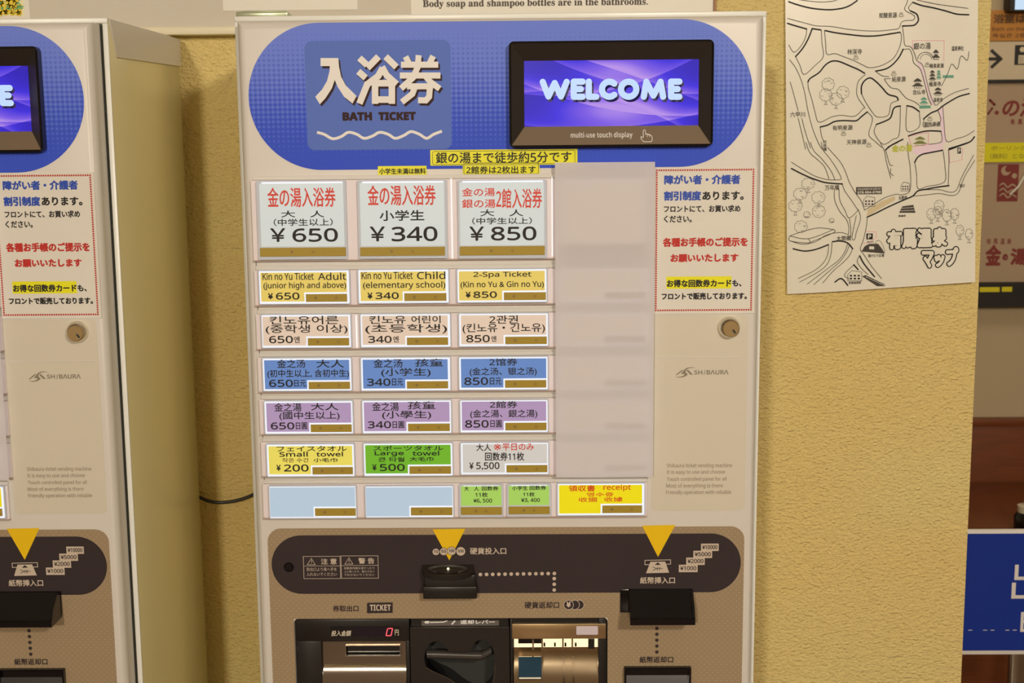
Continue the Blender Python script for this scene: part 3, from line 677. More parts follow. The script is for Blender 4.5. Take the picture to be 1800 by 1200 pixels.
# ticket tray: black surround, lit counter, steel slot plate and curved steel chute
k = MB(); cx0, cx1 = Q(566, 1160, BF)[0], Q(713.5, 1160, BF)[0]; czt = Q(640, 1127.5, BF)[1]
k.box(x0, xa_, BF, 0.0, czt, z1, black, 0.0012); k.box(x0, cx0, BF, 0.0, z0, czt+0.001, black, 0.0012); k.box(cx1, xa_, BF, 0.0, z0, czt+0.001, black, 0.0012)
tt_ = k.build('ticket_tray', tray_bay)
k = MB(); prect(k, (581, 1100, 703, 1119), BF-0.0002, gloss_black, d=BF)
prect(k, (622, 1101.5, 691, 1118), BF-0.0003, mat('counter_window', (0.008, 0.002, 0.012), 0.2), d=BF)
cream = paint('cream_counter_print', 190, 170, 135)
text(k, '投入金額', (582, 1107.5, 618, 1117.5), cream, BF-0.0002, 0.3, 0.25, ring=4); text(k, '円', (694, 1106, 701, 1116.5), cream, BF-0.0002, 0.2, ring=4)
led = mat('red_led', (0.1, 0.01, 0.01), 0.3, em=(1.0, 0.09, 0.11), es=1.6)
for L in ([(682.5, 1104), (689.5, 1103.8)], [(690, 1104.8), (688.9, 1109.6)], [(688.7, 1110.8), (687.6, 1115.6)], [(679.3, 1116.6), (686.8, 1116.4)], [(678.8, 1115.8), (679.9, 1111)], [(680.1, 1109.8), (681.2, 1105)]):
    k.stroke(pts(L, BF), 1.7*PX, BF-0.0005, led)
k.build('amount_counter', tt_)
k = MB(); zb = Q(640, 1170, BF)[1]
sx0, sx1, sz0, sz1 = rect(609, 1134, 703, 1150.5, d=BF+0.006)
for a in ((cx0, sx0, zb, czt), (sx1, cx1, zb, czt), (sx0, sx1, sz1, czt), (sx0, sx1, zb, sz0)): k.box(a[0], a[1], BF+0.006, BF+0.008, a[2], a[3], dull_steel)
for a in ((sx0-0.001, sx1+0.001, sz0-0.0012, sz0), (sx0-0.001, sx1+0.001, sz1, sz1+0.0012), (sx0-0.0012, sx0, sz0, sz1), (sx1, sx1+0.0012, sz0, sz1)): k.box(a[0], a[1], BF+0.003, BF+0.008, a[2], a[3], steel, 0.0003, 1)
k.box(sx0, sx1, BF+0.011, BF+0.012, sz0, sz1, gloss_black)
n = 20; A = [(BF+0.008, zb)]; RS = 0.05
for i in range(1, n+1):                                      # curved scoop below the slot
    a = math.radians(12 + 66*i/n); A.append((BF+0.008 - RS*(math.cos(math.radians(12)) - math.cos(a)), zb - RS*(math.sin(a) - math.sin(math.radians(12)))))
V = [(cx0, y, z) for y, z in A] + [(cx1, y, z) for y, z in A]
k.add(V, [[i, i+1, n+1+i+1, n+1+i] for i in range(n)], chrome)
k.build('ticket_scoop', tt_)
# lever panel
k = MB(); LF = BF-0.003; lt = Q(810, 1103, LF)[1]
hole = smooth(pts([(746, 1160), (748, 1143), (756, 1131), (768.5, 1126.5), (780, 1131), (787, 1141), (790, 1144.3), (795, 1144.8), (824, 1144.8), (828, 1140), (834, 1129.5), (846, 1123.8), (858, 1128), (867.5, 1142), (870, 1160), (869, 1188), (862, 1208), (845, 1222), (820, 1215), (790, 1193), (760, 1179), (749, 1172)], LF) , 3)
bm = bmesh.new()
def loop(P): return [bm.verts.new((x, LF, z)) for x, z in P]
vo = loop([(xa_+0.001, z0), (xb_-0.001, z0), (xb_-0.001, lt), (xa_+0.001, lt)]); vi = loop(hole)
es = [bm.edges.new((L[i], L[(i+1) % len(L)])) for L in (vo, vi) for i in range(len(L))]
bmesh.ops.triangle_fill(bm, use_beauty=True, use_dissolve=False, edges=es)
for f in bm.faces:
    f.normal_update()
    if f.normal.y > 0: f.normal_flip()
lv = mat('lever_panel_plastic', (0.014, 0.010, 0.009), 0.42)
k.bm(bm, lv)
nh = len(hole); k.add([(x, LF, z) for x, z in hole] + [(x, 0.0, z) for x, z in hole], [[i, (i+1) % nh, nh+(i+1) % nh, nh+i] for i in range(nh)], gloss_black)
k.stroke([(x, z) for x, z in hole[int(nh*.68):]], 0.8*PX, LF-0.0002, mat('pale_hole_edge', (0.12, 0.09, 0.06), 0.3))  # paler line along part of the hole's edge
k.box(xa_+0.001, xb_-0.001, LF-0.0015, 0.0, lt-0.001, lt+0.0012, bezel_black, 0.0005)
k.box(xa_+0.002, xb_-0.002, BF+0.002, 0.0, lt, z1, black)
lev = k.build('lever_panel', tray_bay)
k = MB(); lab = paint('lever_label', 96, 84, 70, 0.4)
prect(k, (741, 1090, 877, 1099), BF+0.0015, lab, d=BF+0.002)
lp_ = BF+0.0012; wht = paint('white_print', 225, 212, 190)
k.disc(*Q(751, 1093.3, lp_), 5.5*PX, lp_, wht, 14, 2.6*PX); k.stroke(pts([(755, 1093.6), (779, 1093), (786, 1090.8)], lp_), 2.2*PX, lp_, wht)
k.stroke(pts([(794, 1097), (800, 1090.5)], lp_), 3.0*PX, lp_, wht, caps=False)
text(k, '返却レバー', (809, 1089, 870, 1096.5), wht, lp_, 0.4, ring=4, off=0.0001)
k.build('lever_label', lev)
k = MB(); LV = []                                            # the lever: bar with a bent end
yv = BF-0.001
lvp = [(750, 1152), (846, 1155), (864, 1145)]
def bar(mb, L, h, yb, yt, m):
    P = pts(L, yb); 
    for i in range(len(P)-1):
        (xa1, za1), (xb1, zb1) = P[i], P[i+1]
        V = []
        for x, z in (P[i], P[i+1]):
            for j in range(12): V.append((x, (yb+yt)/2 + (yt-yb)/2*math.cos(2*math.pi*j/12), z + h/2*math.sin(2*math.pi*j/12)))
        mb.add(V, [[j, (j+1) % 12, 12+(j+1) % 12, 12+j] for j in range(12)] + [list(range(12))[::-1], list(range(12, 24))], m)
bar(k, lvp, 17*PX, BF+0.001, BF+0.012, mat('lever_plastic', (0.05, 0.045, 0.042), 0.28))
k.build('lever', lev)
# coin tray
k = MB(); bronze = mat('bronze_plate', (0.50, 0.36, 0.20), 0.32, 0.85)
bx0, bx1, bz0, bz1 = rect(900, 1096, 1065, 1122, d=BF)
rx1 = Q(1052, 1160, BF)[0]
k.box(rx1, x1, BF, 0.0, z0, z1, black, 0.001); k.box(xb_, bx0+0.001, BF, 0.0, z0, z1, black, 0.0005); k.box(xb_, x1, BF+0.002, 0.0, bz1-0.002, z1, black)
ct = k.build('coin_tray', tray_bay)
k = MB(); k.box(bx0, bx1, BF-0.001, BF+0.004, bz0, bz1, bronze, 0.0006)
pbox(k, (1013, 1099.5, 1051, 1114.5), BF-0.0016, BF-0.001, mat('label_window', C(200, 178, 165), 0.3), d=BF, r=0.001)
k.build('bronze_plate', ct)
k = MB(); sx0, sx1, sz0, sz1 = rect(903.5, 1123.5, 1051, 1140, d=BF+0.006)
warm = mat('lit_coin_gate', (0.5, 0.4, 0.2), 0.4, em=(1.0, 0.83, 0.5), es=1.05)
k.box(sx0, sx1, BF+0.012, BF+0.013, sz0, sz1+0.002, warm)
for a, e in ((911, 951.5), ): pbox(k, (a, 1122, e, 1130.5), BF+0.008, BF+0.012, gloss_black, d=BF+0.008)
for a in (937, 953, 989.5, 1006): pbox(k, (a-1.4, 1123, a+1.4, 1141), BF+0.004, BF+0.012, steel, d=BF+0.006)
for a in (957, 975.5, 994, 1012): pbox(k, (a-1.6, 1130, a+1.6, 1136), BF+0.009, BF+0.012, gloss_black, d=BF+0.009)
pbox(k, (1034, 1123, 1045, 1140), BF+0.008, BF+0.012, black, d=BF+0.008)
k.build('coin_gate', ct)
k = MB(); zb = sz0; n = 20; A = [(BF+0.012, zb)]; RS = 0.06
for i in range(1, n+1):
    a = math.radians(70*i/n); A.append((BF+0.012 - RS*(1 - math.cos(a)), zb - RS*math.sin(a)))
V = [(bx0+0.002, y, z) for y, z in A] + [(rx1, y, z) for y, z in A]
k.add(V, [[i, i+1, n+1+i+1, n+1+i] for i in range(n)], mat('tray_steel', (0.45, 0.36, 0.24), 0.2, 1.0))
for px_ in (991, 1008):                                      # ribs pressed in the tray
    xx = Q(px_, 1180, BF)[0]
    V = [(xx-0.0015, y-0.001, z) for y, z in A[3:]] + [(xx+0.0015, y-0.001, z) for y, z in A[3:]]
    m_ = len(A)-3; k.add(V, [[i, i+1, m_+i+1, m_+i] for i in range(m_-1)], mat('rib_steel', (0.2, 0.15, 0.1), 0.3, 1.0))
k.build('coin_scoop', ct)
k = MB(); pbox(k, (911.5, 1154, 952, 1190), BF-0.006, BF-0.004, chrome, d=BF-0.006, r=0.0006, front=mat('blue_window', (0.015, 0.06, 0.11), 0.12))
pbox(k, (912.5, 1190, 951, 1192.8), BF-0.0062, BF-0.004, paint('window_ledge', 225, 205, 170), d=BF-0.006)
k.box(Q(925, 1170, BF)[0], Q(938, 1170, BF)[0], BF-0.004, BF+0.009, Q(930, 1185, BF)[1], Q(930, 1160, BF)[1], black)
k.build('sensor_window', ct)

# ---- the second machine: the same model standing to one side
DX = -0.4785 - 0.3225
machine2 = copy_tree(machine, None, (DX, 0, 0))
tag(machine2, 'white ticket machine showing its long plain flank beside the gap with the black cable', 'ticket machine', 'ticket vending machines')

# ================================================================== things taped or laid on the machines
NB = DOOR-0.0009
def notice():
    s = MB(); x0, x1, z0, z1 = rect(1148, 293, 1328, 551)
    s.box(x0, x1, NB-0.0003, NB, z0, z1, paper)
    f = NB-0.0003
    X0, X1, Z0, Z1 = rect(1153.5, 298.5, 1322, 544.5)
    rd = paint('red_dots', 172, 40, 30)
    st = 4.2*PX
    for i in range(int((X1-X0)/st)+1):
        for z in (Z0, Z1): s.disc(X0+i*(X1-X0)/int((X1-X0)/st), z, 1.75*PX, f-0.0003, rd, 8)
    for i in range(1, int((Z1-Z0)/st)):
        for x in (X0, X1): s.disc(x, Z0+i*(Z1-Z0)/int((Z1-Z0)/st), 1.75*PX, f-0.0003, rd, 8)
    bl = paint('notice_blue', 22, 62, 140); rn = paint('notice_red', 178, 28, 16)
    prect(s, (1171, 485.5, 1285.5, 507), f-0.0001, paint('yellow_marker', 246, 226, 10, 0.6))
    for tx, bx, m, bo in (('障がい者・介護者', (1167.5, 307, 1301.5, 324), bl, .8), ('割引制度', (1167, 335.5, 1232.5, 352.5), bl, .8), ('あります。', (1234.5, 336, 1307.5, 351.5), ink, .7),
        ('フロントにて、お買い求め', (1167, 360.5, 1301.5, 373), ink, .45), ('ください。', (1167, 378.5, 1216, 391), ink, .45),
        ('各種お手帳のご提示を', (1165, 417, 1314.5, 433.5), rn, .8), ('お願いいたします', (1178.5, 446, 1298, 460.5), rn, .8),
        ('お得な回数券カード', (1172, 491, 1285.5, 504.5), ink, .6), ('も、', (1287, 491.5, 1303.5, 503.5), ink, .6), ('フロントで販売しております。', (1163, 514, 1313, 526.5), ink, .6)):
        text(s, tx, bx, m, f, bo, ring=6)
    return s.build('notice_sheet')
nt = tag(notice(), 'white notice in a red dotted border above the lock of the square facing machine', 'notice', 'discount notices on the machines')
tag(copy_tree(nt, None, (DX, 0, 0)), 'white notice in a red dotted border on the machine whose flank shows', 'notice', 'discount notices on the machines')
# blank cover sheet over a column of lit buttons
cs = bpy.data.materials.new('thin_white_paper'); cs.use_nodes = True
ct_ = cs.node_tree; bsd = ct_.nodes['Principled BSDF']; bsd.inputs['Base Color'].default_value = (*C(206, 190, 172), 1); bsd.inputs['Roughness'].default_value = 0.7
tr = ct_.nodes.new('ShaderNodeBsdfTranslucent'); tr.inputs[0].default_value = (0.8, 0.78, 0.76, 1)
mx = ct_.nodes.new('ShaderNodeMixShader'); mx.inputs[0].default_value = 0.20
ct_.links.new(bsd.outputs[0], mx.inputs[1]); ct_.links.new(tr.outputs[0], mx.inputs[2]); ct_.links.new(mx.outputs[0], ct_.nodes['Material Output'].inputs[0])
s = MB(); SY = DOOR-0.0118
x0, x1, z0, z1 = rect(976.5, 285, 1149.5, 838, d=SY)
nx, nz = 14, 24; V = []
for j in range(nz+1):
    for i in range(nx+1):
        u, v = i/nx, j/nz
        V.append((x0+(x1-x0)*u, SY - 0.0010*math.sin(u*math.pi)*math.sin(v*5+1) - 0.0012*(1-v)**2, z0+(z1-z0)*v))
s.add(V, [[j*(nx+1)+i, j*(nx+1)+i+1, (j+1)*(nx+1)+i+1, (j+1)*(nx+1)+i] for j in range(nz) for i in range(nx)], cs)
cov = tag(s.build('cover_sheet'), 'tall blank white sheet taped over a column of lit buttons on the square facing machine', 'paper sheet', 'blank cover sheets')
c2 = copy_tree(cov, None, (DX, 0, 0)); tag(c2, 'blank white sheet, only a sliver seen, on the machine whose flank shows', 'paper sheet', 'blank cover sheets')
# yellow tape labels
ty = paint('yellow_tape', 244, 220, 12, 0.35)
def tape(bx, s_, tb, bold, y, line, label):
    m = MB(); pbox(m, bx, y-0.0003, y, ty, r=0.0006)
    text(m, s_, tb, ink, y-0.0003, bold, ring=4)
    if line:
        X0, X1, Z0, Z1 = rect(*line); m.stroke(rr(X0, X1, Z0, Z1, 0.002, 3), 0.7*PX, y-0.0005, ink, closed=True)
    tag(m.build('tape_label'), label, 'label', 'yellow tape labels')
tape((756.5, 262.5, 1015, 290), '銀の湯まで徒歩約5分です', (766, 266.5, 1004.5, 286.5), .35, hp-0.0003, (760.5, 265, 1010.5, 288), 'long yellow tape label with walking time text along the lower edge of the blue header')
tape((813.5, 290.5, 948.5, 306.5), '2館券は2枚出ます', (819.5, 291.5, 942, 305), .3, hp-0.0006, (815.5, 286, 946.5, 305.8), 'short yellow tape label just below the long one, above the two-spa button')
tape((664.5, 291.5, 750, 308.5), '小学生未満は無料', (666.5, 295.5, 748.5, 306), .3, hp-0.0003, None, 'small yellow tape label alone above the middle large button')
# metal bar lying on the machine
s = MB(); a = Q(417, 20, 0.03); b_ = Q(508, 20, 0.03)
s.box(a[0], b_[0], 0.02, 0.05, ZT+0.0012, ZT+0.0082, mat('greenish_metal', C(176, 172, 128), 0.3, 0.6), 0.002)
s.box(a[0]+0.006, b_[0]-0.003, 0.026, 0.044, ZT+0.0082, ZT+0.0096, mat('greenish_metal', (0, 0, 0)), 0.0006)
tag(s.build('metal_bar'), 'short flat greenish metal bar lying on top of the square facing machine', 'metal bar')

# power cable in the gap
def solid(name, cu):                                         # a bevelled curve made into a mesh of its own
    o = bpy.data.objects.new('curve', cu); COL.objects.link(o); me = o.to_mesh()
    s = MB(); s.add([v.co[:] for v in me.vertices], [list(p.vertices) for p in me.polygons], cu.materials[0])
    o.to_mesh_clear(); bpy.data.objects.remove(o)
    return s.build(name)
cu = bpy.data.curves.new('power_cable', 'CURVE'); cu.dimensions = '3D'; cu.bevel_depth = 0.0026; cu.bevel_resolution = 3
P = [Q(x, y, 0.338) for x, y in ((300, 820), (325, 850), (346, 873), (362, 880.5), (382, 884.5), (405, 882.5), (425, 878), (445, 870), (480, 850), (530, 835))]
cu.use_fill_caps = True; spn = cu.splines.new('NURBS'); spn.points.add(len(P)-1); spn.order_u = 3; spn.use_endpoint_u = True
for q, (x, z) in zip(spn.points, P): q.co = (x, 0.341, z, 1)
cu.materials.append(mat('cable_rubber', (0.006, 0.006, 0.007), 0.4)); cab_ = solid('power_cable', cu)
tag(cab_, 'black cable hanging in the gap between the two white machines', 'cable')

# ================================================================== notice board on the wall above
BY = 0.336
board = empty('notice_board', (-0.45, BY+0.008, Q(330, 62, BY)[1]))
tag(board, 'wide beige notice board on the wall above both machines', 'notice board')
bz0 = Q(330, 62, BY)[1]; bz1 = bz0+0.75; bxr = Q(1258, 8, BY)[0]; bxl = -1.35
s = MB(); s.box(bxl, bxr-0.002, BY, WALL, bz0+0.004, bz1, paint('board_face', 196, 178, 148, 0.75)); s.build('backing', board)
s = MB(); zf_ = Q(330, 47.5, BY)[1]
s.box(bxl, bxr, BY-0.010, WALL, bz0, zf_, paint('board_frame', 214, 194, 150, 0.4), 0.0015); s.build('frame_rail', board)
s = MB(); s.box(bxr-0.003, bxr, BY-0.004, WALL, zf_, bz1, paint('board_edge_brown', 150, 96, 50, 0.5)); s.build('frame_edge', board)
def sheet(name, bx, top, m, label, group=None, extra=None, y=BY-0.0006):
    s = MB(); x0, x1, z0, _ = rect(*bx, d=y); s.box(x0, x1, y-0.0005, y+0.0003, z0, z0+top, m)
    if extra: extra(s, x0, x1, z0, y-0.0005)
    return tag(s.build(name), label, 'paper', group)
def flowers(s, x0, x1, z0, y):
    ym_, gm, bg = paint('flower_orange', 240, 182, 40), paint('flower_green', 110, 160, 92), paint('flower_ground', 238, 214, 150)
    X0, X1, Z0, _ = rect(-60, -60, 41, 28, d=y); Z1 = Z0+0.12
    s.poly(rr(X0, X1, Z0, Z1, 0), y-0.0003, bg)
    rnd = random.Random(3)
    for i in range(260):
        x, z = rnd.uniform(X0+.004, X1-.004), rnd.uniform(Z0+.004, Z1-.004); m = ym_ if rnd.random() < 0.68 else gm; a = rnd.uniform(0, 6.3)
        for k_ in range(5 if m is ym_ else 3):
            r = rnd.uniform(.0022, .0034); s.disc(x+.0028*math.cos(a+k_*1.257), z+.0028*math.sin(a+k_*1.257), r, y-0.0004-i*2e-6, m, 7, r*(1 if m is ym_ else .45))
sheet('flower_picture', (-80, -60, 50, 33), 0.2, paint('picture_paper', 220, 202, 172), 'white sheet printed with small orange flowers pinned on the notice board', None, flowers)
sheet('blank_paper', (391, -40, 628, 18), 0.21, paint('notice_paper', 218, 202, 172), 'blank cream sheet on the notice board behind the metal bar')
def english(s, x0, x1, z0, y):
    text(s, '𝐁𝐨𝐝𝐲 𝐬𝐨𝐚𝐩 𝐚𝐧𝐝 𝐬𝐡𝐚𝐦𝐩𝐨𝐨 𝐛𝐨𝐭𝐭𝐥𝐞𝐬 𝐚𝐫𝐞 𝐢𝐧 𝐭𝐡𝐞 𝐛𝐚𝐭𝐡𝐫𝐨𝐨𝐦𝐬.', (743, -2, 1139, 14), paint('grey_brown_ink', 66, 50, 36), y, 0.3, ring=4)
sheet('english_notice', (722, -60, 1253, 32), 0.25, paint('notice_paper', 218, 202, 172), 'cream paper printed with English words about body soap on the notice board', None, english)

# ================================================================== hand-drawn map taped to the stucco
MY = WALL-0.006
def Pm(L, k): return [(1370+x/4.617, y/4.617) if k == 'A' else (1370+x/4.444, 250+y/4.444) for x, y in L]
mp_ = MB(); lam = mat('laminated_white', C(226, 208, 172), 0.25, coat=0.6)
nx, nz = 20, 30
def corner(u, v):                                            # u across, v up; the photo's sheet is hung slightly askew
    xl = 1383.5 - 3.5*v; xr_ = 1712 + 7.6*v; yb_ = 516.5 - 21.5*u**1.15; yt = -30 - 8*u
    return xl + (xr_-xl)*u, yb_ + (yt-yb_)*v
V = []
for j in range(nz+1):
    for i in range(nx+1):
        x, z = Q(*corner(i/nx, j/nz), MY); V.append((x, MY, z))
mp_.add(V, [[j*(nx+1)+i, j*(nx+1)+i+1, (j+1)*(nx+1)+i+1, (j+1)*(nx+1)+i] for j in range(nz) for i in range(nx)], lam)
I1, I2, I3 = MY-0.0006, MY-0.0004, MY-0.0008
mi_ = paint('map_ink', 24, 19, 15, 0.5, spec=0.2); mt = paint('map_thin_ink', 64, 54, 36, 0.5, spec=0.2); mg = paint('map_grey_ink', 70, 60, 48, 0.5, spec=0.2)
pk = paint('map_pink', 226, 188, 184, 0.45); pr = paint('map_pink_line', 216, 140, 142, 0.45); tn = paint('map_tan', 198, 172, 122, 0.5)
grn = paint('map_green', 80, 140, 104, 0.45); ylg = paint('map_yellow_green', 178, 172, 40, 0.45); ink_ml = paint('map_olive', 110, 108, 36, 0.45)
def mline(k, L, w_, m, y=I1, cl=False, sm_=4): mp_.stroke(smooth([Q(x, yy, MY) for x, yy in Pm(L, k)], sm_), w_*PX*1.21, y, m, caps=not cl, closed=cl)
THICK_A = [[(75,15),(150,40),(250,65),(350,77),(430,78),(520,65),(580,40),(630,5)], [(1080,20),(1150,45),(1250,65),(1350,90),(1440,115),(1535,120)], [(65,190),(130,210),(220,235)],
 [(265,235),(235,310),(190,390),(130,460)], [(265,232),(335,243)], [(370,248),(450,265),(560,280),(690,293),(800,290),(900,275),(975,263)], [(1000,400),(970,460),(920,520),(860,560),(780,577)],
 [(230,665),(250,635),(320,590),(370,530),(420,498),(480,498),(560,530),(640,565),(690,595)], [(665,760),(665,700),(690,655),(735,632),(780,660),(830,710),(880,765),(945,785),(960,810)],
 [(330,1030),(390,1015),(450,985),(530,978),(620,980),(660,950),(712,908)], [(785,1010),(850,985),(900,955),(920,890),(940,868),(978,860)], [(1030,858),(1080,870),(1130,905)],
 [(1165,965),(1220,920),(1280,893),(1320,860),(1400,810),(1460,780),(1535,760)], [(1045,1103),(1110,1080),(1200,1062),(1305,1065)], [(1575,1110),(1540,1150),(1450,1185),(1370,1215)], [(880,1195),(940,1160),(1000,1130)],
 [(995,212),(1080,208),(1110,190),(1125,160),(1110,115),(1060,90)]]
THIN_A = [[(65,150),(200,185),(300,210),(420,215),(560,238),(690,250),(800,252),(900,243),(965,230),(985,185),(1020,168),(1080,165),(1095,140),(1080,120),(1030,95),(1012,70),(1030,30),(1040,-5)],
 [(1060,90),(1045,60),(1080,20)], [(1110,0),(1250,30),(1350,45),(1530,68)], [(140,-5),(300,15),(420,12),(480,-5)], [(220,235),(215,290),(180,365),(118,425),(75,365)], [(340,245),(345,350),(355,460),(290,530),(200,605),(165,530),(130,460)],
 [(365,250),(375,350),(385,440),(450,435),(520,460),(600,490),(680,530),(735,550),(830,530),(920,475),(965,400),(985,330),(985,280),(975,265)],
 [(995,215),(1005,290),(1015,368),(1060,380),(1090,430),(1110,490),(1150,520),(1170,570),(1200,700),(1230,800),(1260,855)], [(1000,405),(1050,400),(1075,450),(1085,510),(1130,550),(1150,590),(1180,700),(1205,800),(1230,850)],
 [(230,665),(235,720),(260,800),(290,920),(310,985),(350,985),(420,950),(500,935),(610,943),(680,880),(690,870),(640,800),(625,740),(640,660),(695,605)],
 [(665,760),(700,830),(760,920),(800,950),(880,935),(900,850),(920,830),(960,815)], [(780,580),(830,615),(885,622)], [(850,640),(895,638)], [(850,645),(880,690),(910,715),(960,725),(1000,770),(1030,800),(1090,825),(1130,855)],
 [(80,485),(130,550),(175,650),(205,760),(230,900),(270,1050),(320,1170),(345,1210)], [(85,665),(110,750),(150,900)], [(150,960),(180,1080),(210,1210)], [(180,960),(205,1060),(250,1200)], [(330,1030),(340,1100),(360,1150)],
 [(715,910),(755,965),(725,1090),(780,1150),(830,1195)], [(785,1010),(770,1080),(840,1170),(920,1130),(970,1090),(978,860)], [(1030,860),(1030,1060),(1130,1030),(1130,910)],
 [(1320,865),(1330,1000),(1350,1145),(1430,1125),(1500,1105),(1575,1060)], [(1280,895),(1300,990),(1170,1030),(1170,965)], [(1535,420),(1520,490),(1470,455),(1440,560),(1395,520),(1360,600),(1310,700)],
 [(1270,855),(1330,800),(1420,750),(1530,718)], [(1305,1065),(1310,1150),(1210,1170)]]
THICK_B = [[(92,205),(170,245),(250,280),(340,310),(410,320),(490,325)], [(1055,157),(1075,120),(1110,95),(1150,85),(1270,62)], [(685,585),(770,545),(860,500),(960,455),(1040,420),(1080,380),(1150,365),(1230,350),(1320,338)],
 [(828,60),(870,25),(920,0)], [(1320,50),(1400,25),(1460,5)], [(105,830),(190,848),(280,835),(380,798)], [(412,775),(470,770),(530,785),(570,830)], [(625,885),(660,950),(740,1048)], [(430,1090),(480,1062),(530,1115)], [(578,955),(612,993)]]
THIN_B = [[(92,155),(180,210),(280,265),(370,290),(430,293),(480,288),(470,250),(430,180),(380,110),(340,60),(325,0)], [(375,40),(420,90),(480,160),(520,240),(545,310),(590,390),(640,460),(665,530)],
 [(490,325),(510,380),(560,450),(600,510),(625,550),(630,610),(600,700),(585,760),(565,745),(580,660),(600,570)], [(428,365),(430,450),(470,540),(520,600),(540,660),(535,735)], [(465,370),(470,450),(510,530),(545,590),(620,525)],
 [(545,595),(555,660),(555,740)], [(205,0),(235,80),(290,130),(350,190),(385,285)], [(240,0),(270,70),(330,130),(400,220),(430,290)], [(85,770),(180,795),(280,775),(350,730),(420,708),(490,705),(530,720)],
 [(380,798),(375,870),(340,940),(270,1000),(145,1062)], [(408,778),(400,870),(370,950),(300,1010),(155,1090)], [(570,830),(540,890),(480,950),(410,1010),(335,1098)], [(530,790),(510,850),(460,920),(380,980),(215,1105)], [(545,800),(520,860),(470,930),(390,1000),(265,1110)],
 [(685,585),(680,650),(655,760),(630,830),(660,880),(720,970),(795,1062)], [(625,885),(605,930),(640,985),(690,1030)], [(580,955),(505,1030),(540,1065)], [(665,530),(760,470),(830,430),(915,405),(950,410),(1020,375),(1020,200),(1005,100),(1000,0)],
 [(790,10),(820,70),(835,150),(870,280)], [(830,60),(860,170),(885,180)], [(870,205),(868,240),(890,260)], [(1055,157),(1070,250),(1080,360),(1150,345),(1285,310),(1290,200),(1275,70)], [(1315,60),(1320,150),(1315,335)],
 [(1080,375),(1150,370),(1250,370),(1330,390),(1380,370),(1420,270),(1510,100)], [(1050,420),(1150,410),(1250,400),(1340,415),(1395,390),(1440,270),(1520,140)],
 [(80,730),(225,752),(420,680)], [(80,730),(180,695),(300,668),(420,680)], [(80,730),(80,768),(225,785),(225,752)], [(225,785),(420,705),(420,680)]]
def mpoly(k, L, m, y=I2): mp_.poly([Q(x, yy, MY) for x, yy in Pm(L, k)], y, m)
mpoly('A', [(1110,495),(1150,525),(1172,575),(1202,705),(1262,858),(1232,850),(1182,700),(1150,590),(1128,550)], pk)
mpoly('A', [(1285,880),(1322,868),(1332,1000),(1350,1160),(1312,1160),(1300,990)], pk)
mpoly('B', [(1030,75),(1060,40),(1130,22),(1270,0),(1275,55),(1150,85),(1085,100)], pk)
mpoly('B', [(683,575),(692,520),(800,460),(900,418),(905,450),(800,510),(690,578)], tn)
for k, LL, w_, m in (('A', THICK_A, 2.5, mi_), ('A', THIN_A, 1.1, mt), ('B', THICK_B, 2.5, mi_), ('B', THIN_B, 1.1, mt)):
    for L in LL: mline(k, L, w_, m)
mline('A', [(1080,395),(1075,330),(1335,330),(1330,495)], 0.8, pr, sm_=1); mline('A', [(1045,1103),(1070,1190),(1205,1170),(1205,1075)], 1.1, pr, cl=True, sm_=1)
mline('B', [(672,695),(755,700),(755,745),(700,782),(650,790)], 0.9, pr, sm_=1); mline('B', [(1325,60),(1325,160),(1420,135),(1425,40)], 0.8, pr, sm_=1)
rnd = random.Random(5)
def tree(k, cx, cy, rx, ry, stem=True):
    L = []
    for i in range(48):
        a = 2*math.pi*i/48; r = 1 + 0.07*math.cos(a*9); L.append((cx + rx*r*math.cos(a), cy + ry*r*math.sin(a)))
    mline(k, L, 0.6, mg, cl=True, sm_=1)
    for i in range(4):
        a = rnd.uniform(0, 6.3); x, y = cx + rx*.6*math.cos(a), cy + ry*.6*math.sin(a); mline(k, [(x-8, y), (x, y+6), (x+8, y)], 0.5, mg)
    if stem:
        mline(k, [(cx-5, cy+ry), (cx-6, cy+ry+26)], 0.6, mg); mline(k, [(cx+5, cy+ry), (cx+6, cy+ry+26)], 0.6, mg); mline(k, [(cx-16, cy+ry+28), (cx+16, cy+ry+28)], 0.6, mg)
for a in ((395,683,50,50,False), (375,770,50,50), (515,750,50,50), (458,803,50,50)): tree('A', *a)
for a in ((222,322,50,42), (160,402,52,44), (122,495,52,46), (302,430,52,46), (305,538,50,48,False), (165,658,50,46,False), (212,565,26,24,False), (405,610,20,18,False), (1245,495,38,44), (1185,560,36,44), (1235,545,34,44), (1305,570,36,46), (1365,560,32,44), (1405,688,30,42), (1475,715,28,40)): tree('B', *a)
def mtext(k, s_, bx, m, bold=0.12, ring=4):
    (a, b_), (c__, d_) = Pm([(bx[0], bx[1]), (bx[2], bx[3])], k); V, Fs = glyphs(s_)
    for i, (sx, sy) in enumerate([(0, 0)] + ([(bold*math.cos(6.283*q/ring), bold*math.sin(6.283*q/ring)) for q in range(ring)] if bold else [])):
        P = [Q(a + (c__-a)*u + sx, d_ + (b_-d_)*w_ + sy - 0.025*(c__-a)*(u-0.5), MY) for u, w_ in V]
        mp_.add([(x, I3-i*2e-6, z) for x, z in P], Fs, m)
for s_, bx in (('炭酸泉源', (805,103,950,147)), ('林渓寺', (550,398,668,442)), ('妬泉源', (910,622,1020,664)), ('六甲川', (86,908,206,950)), ('有明泉源', (430,1016,593,1057)), ('天神泉源', (545,1131,706,1172)), ('銀の湯', (1085,348,1223,402)),
               ('極楽泉源', (1214,516,1329,552)), ('念仏寺', (1077,728,1179,767)), ('極楽寺', (1209,663,1306,702)), ('温泉寺', (1244,793,1320,827)), ('温泉神社', (1394,374,1492,412)), ('御所泉源', (1169,988,1301,1027))): mtext('A', s_, bx, mg)
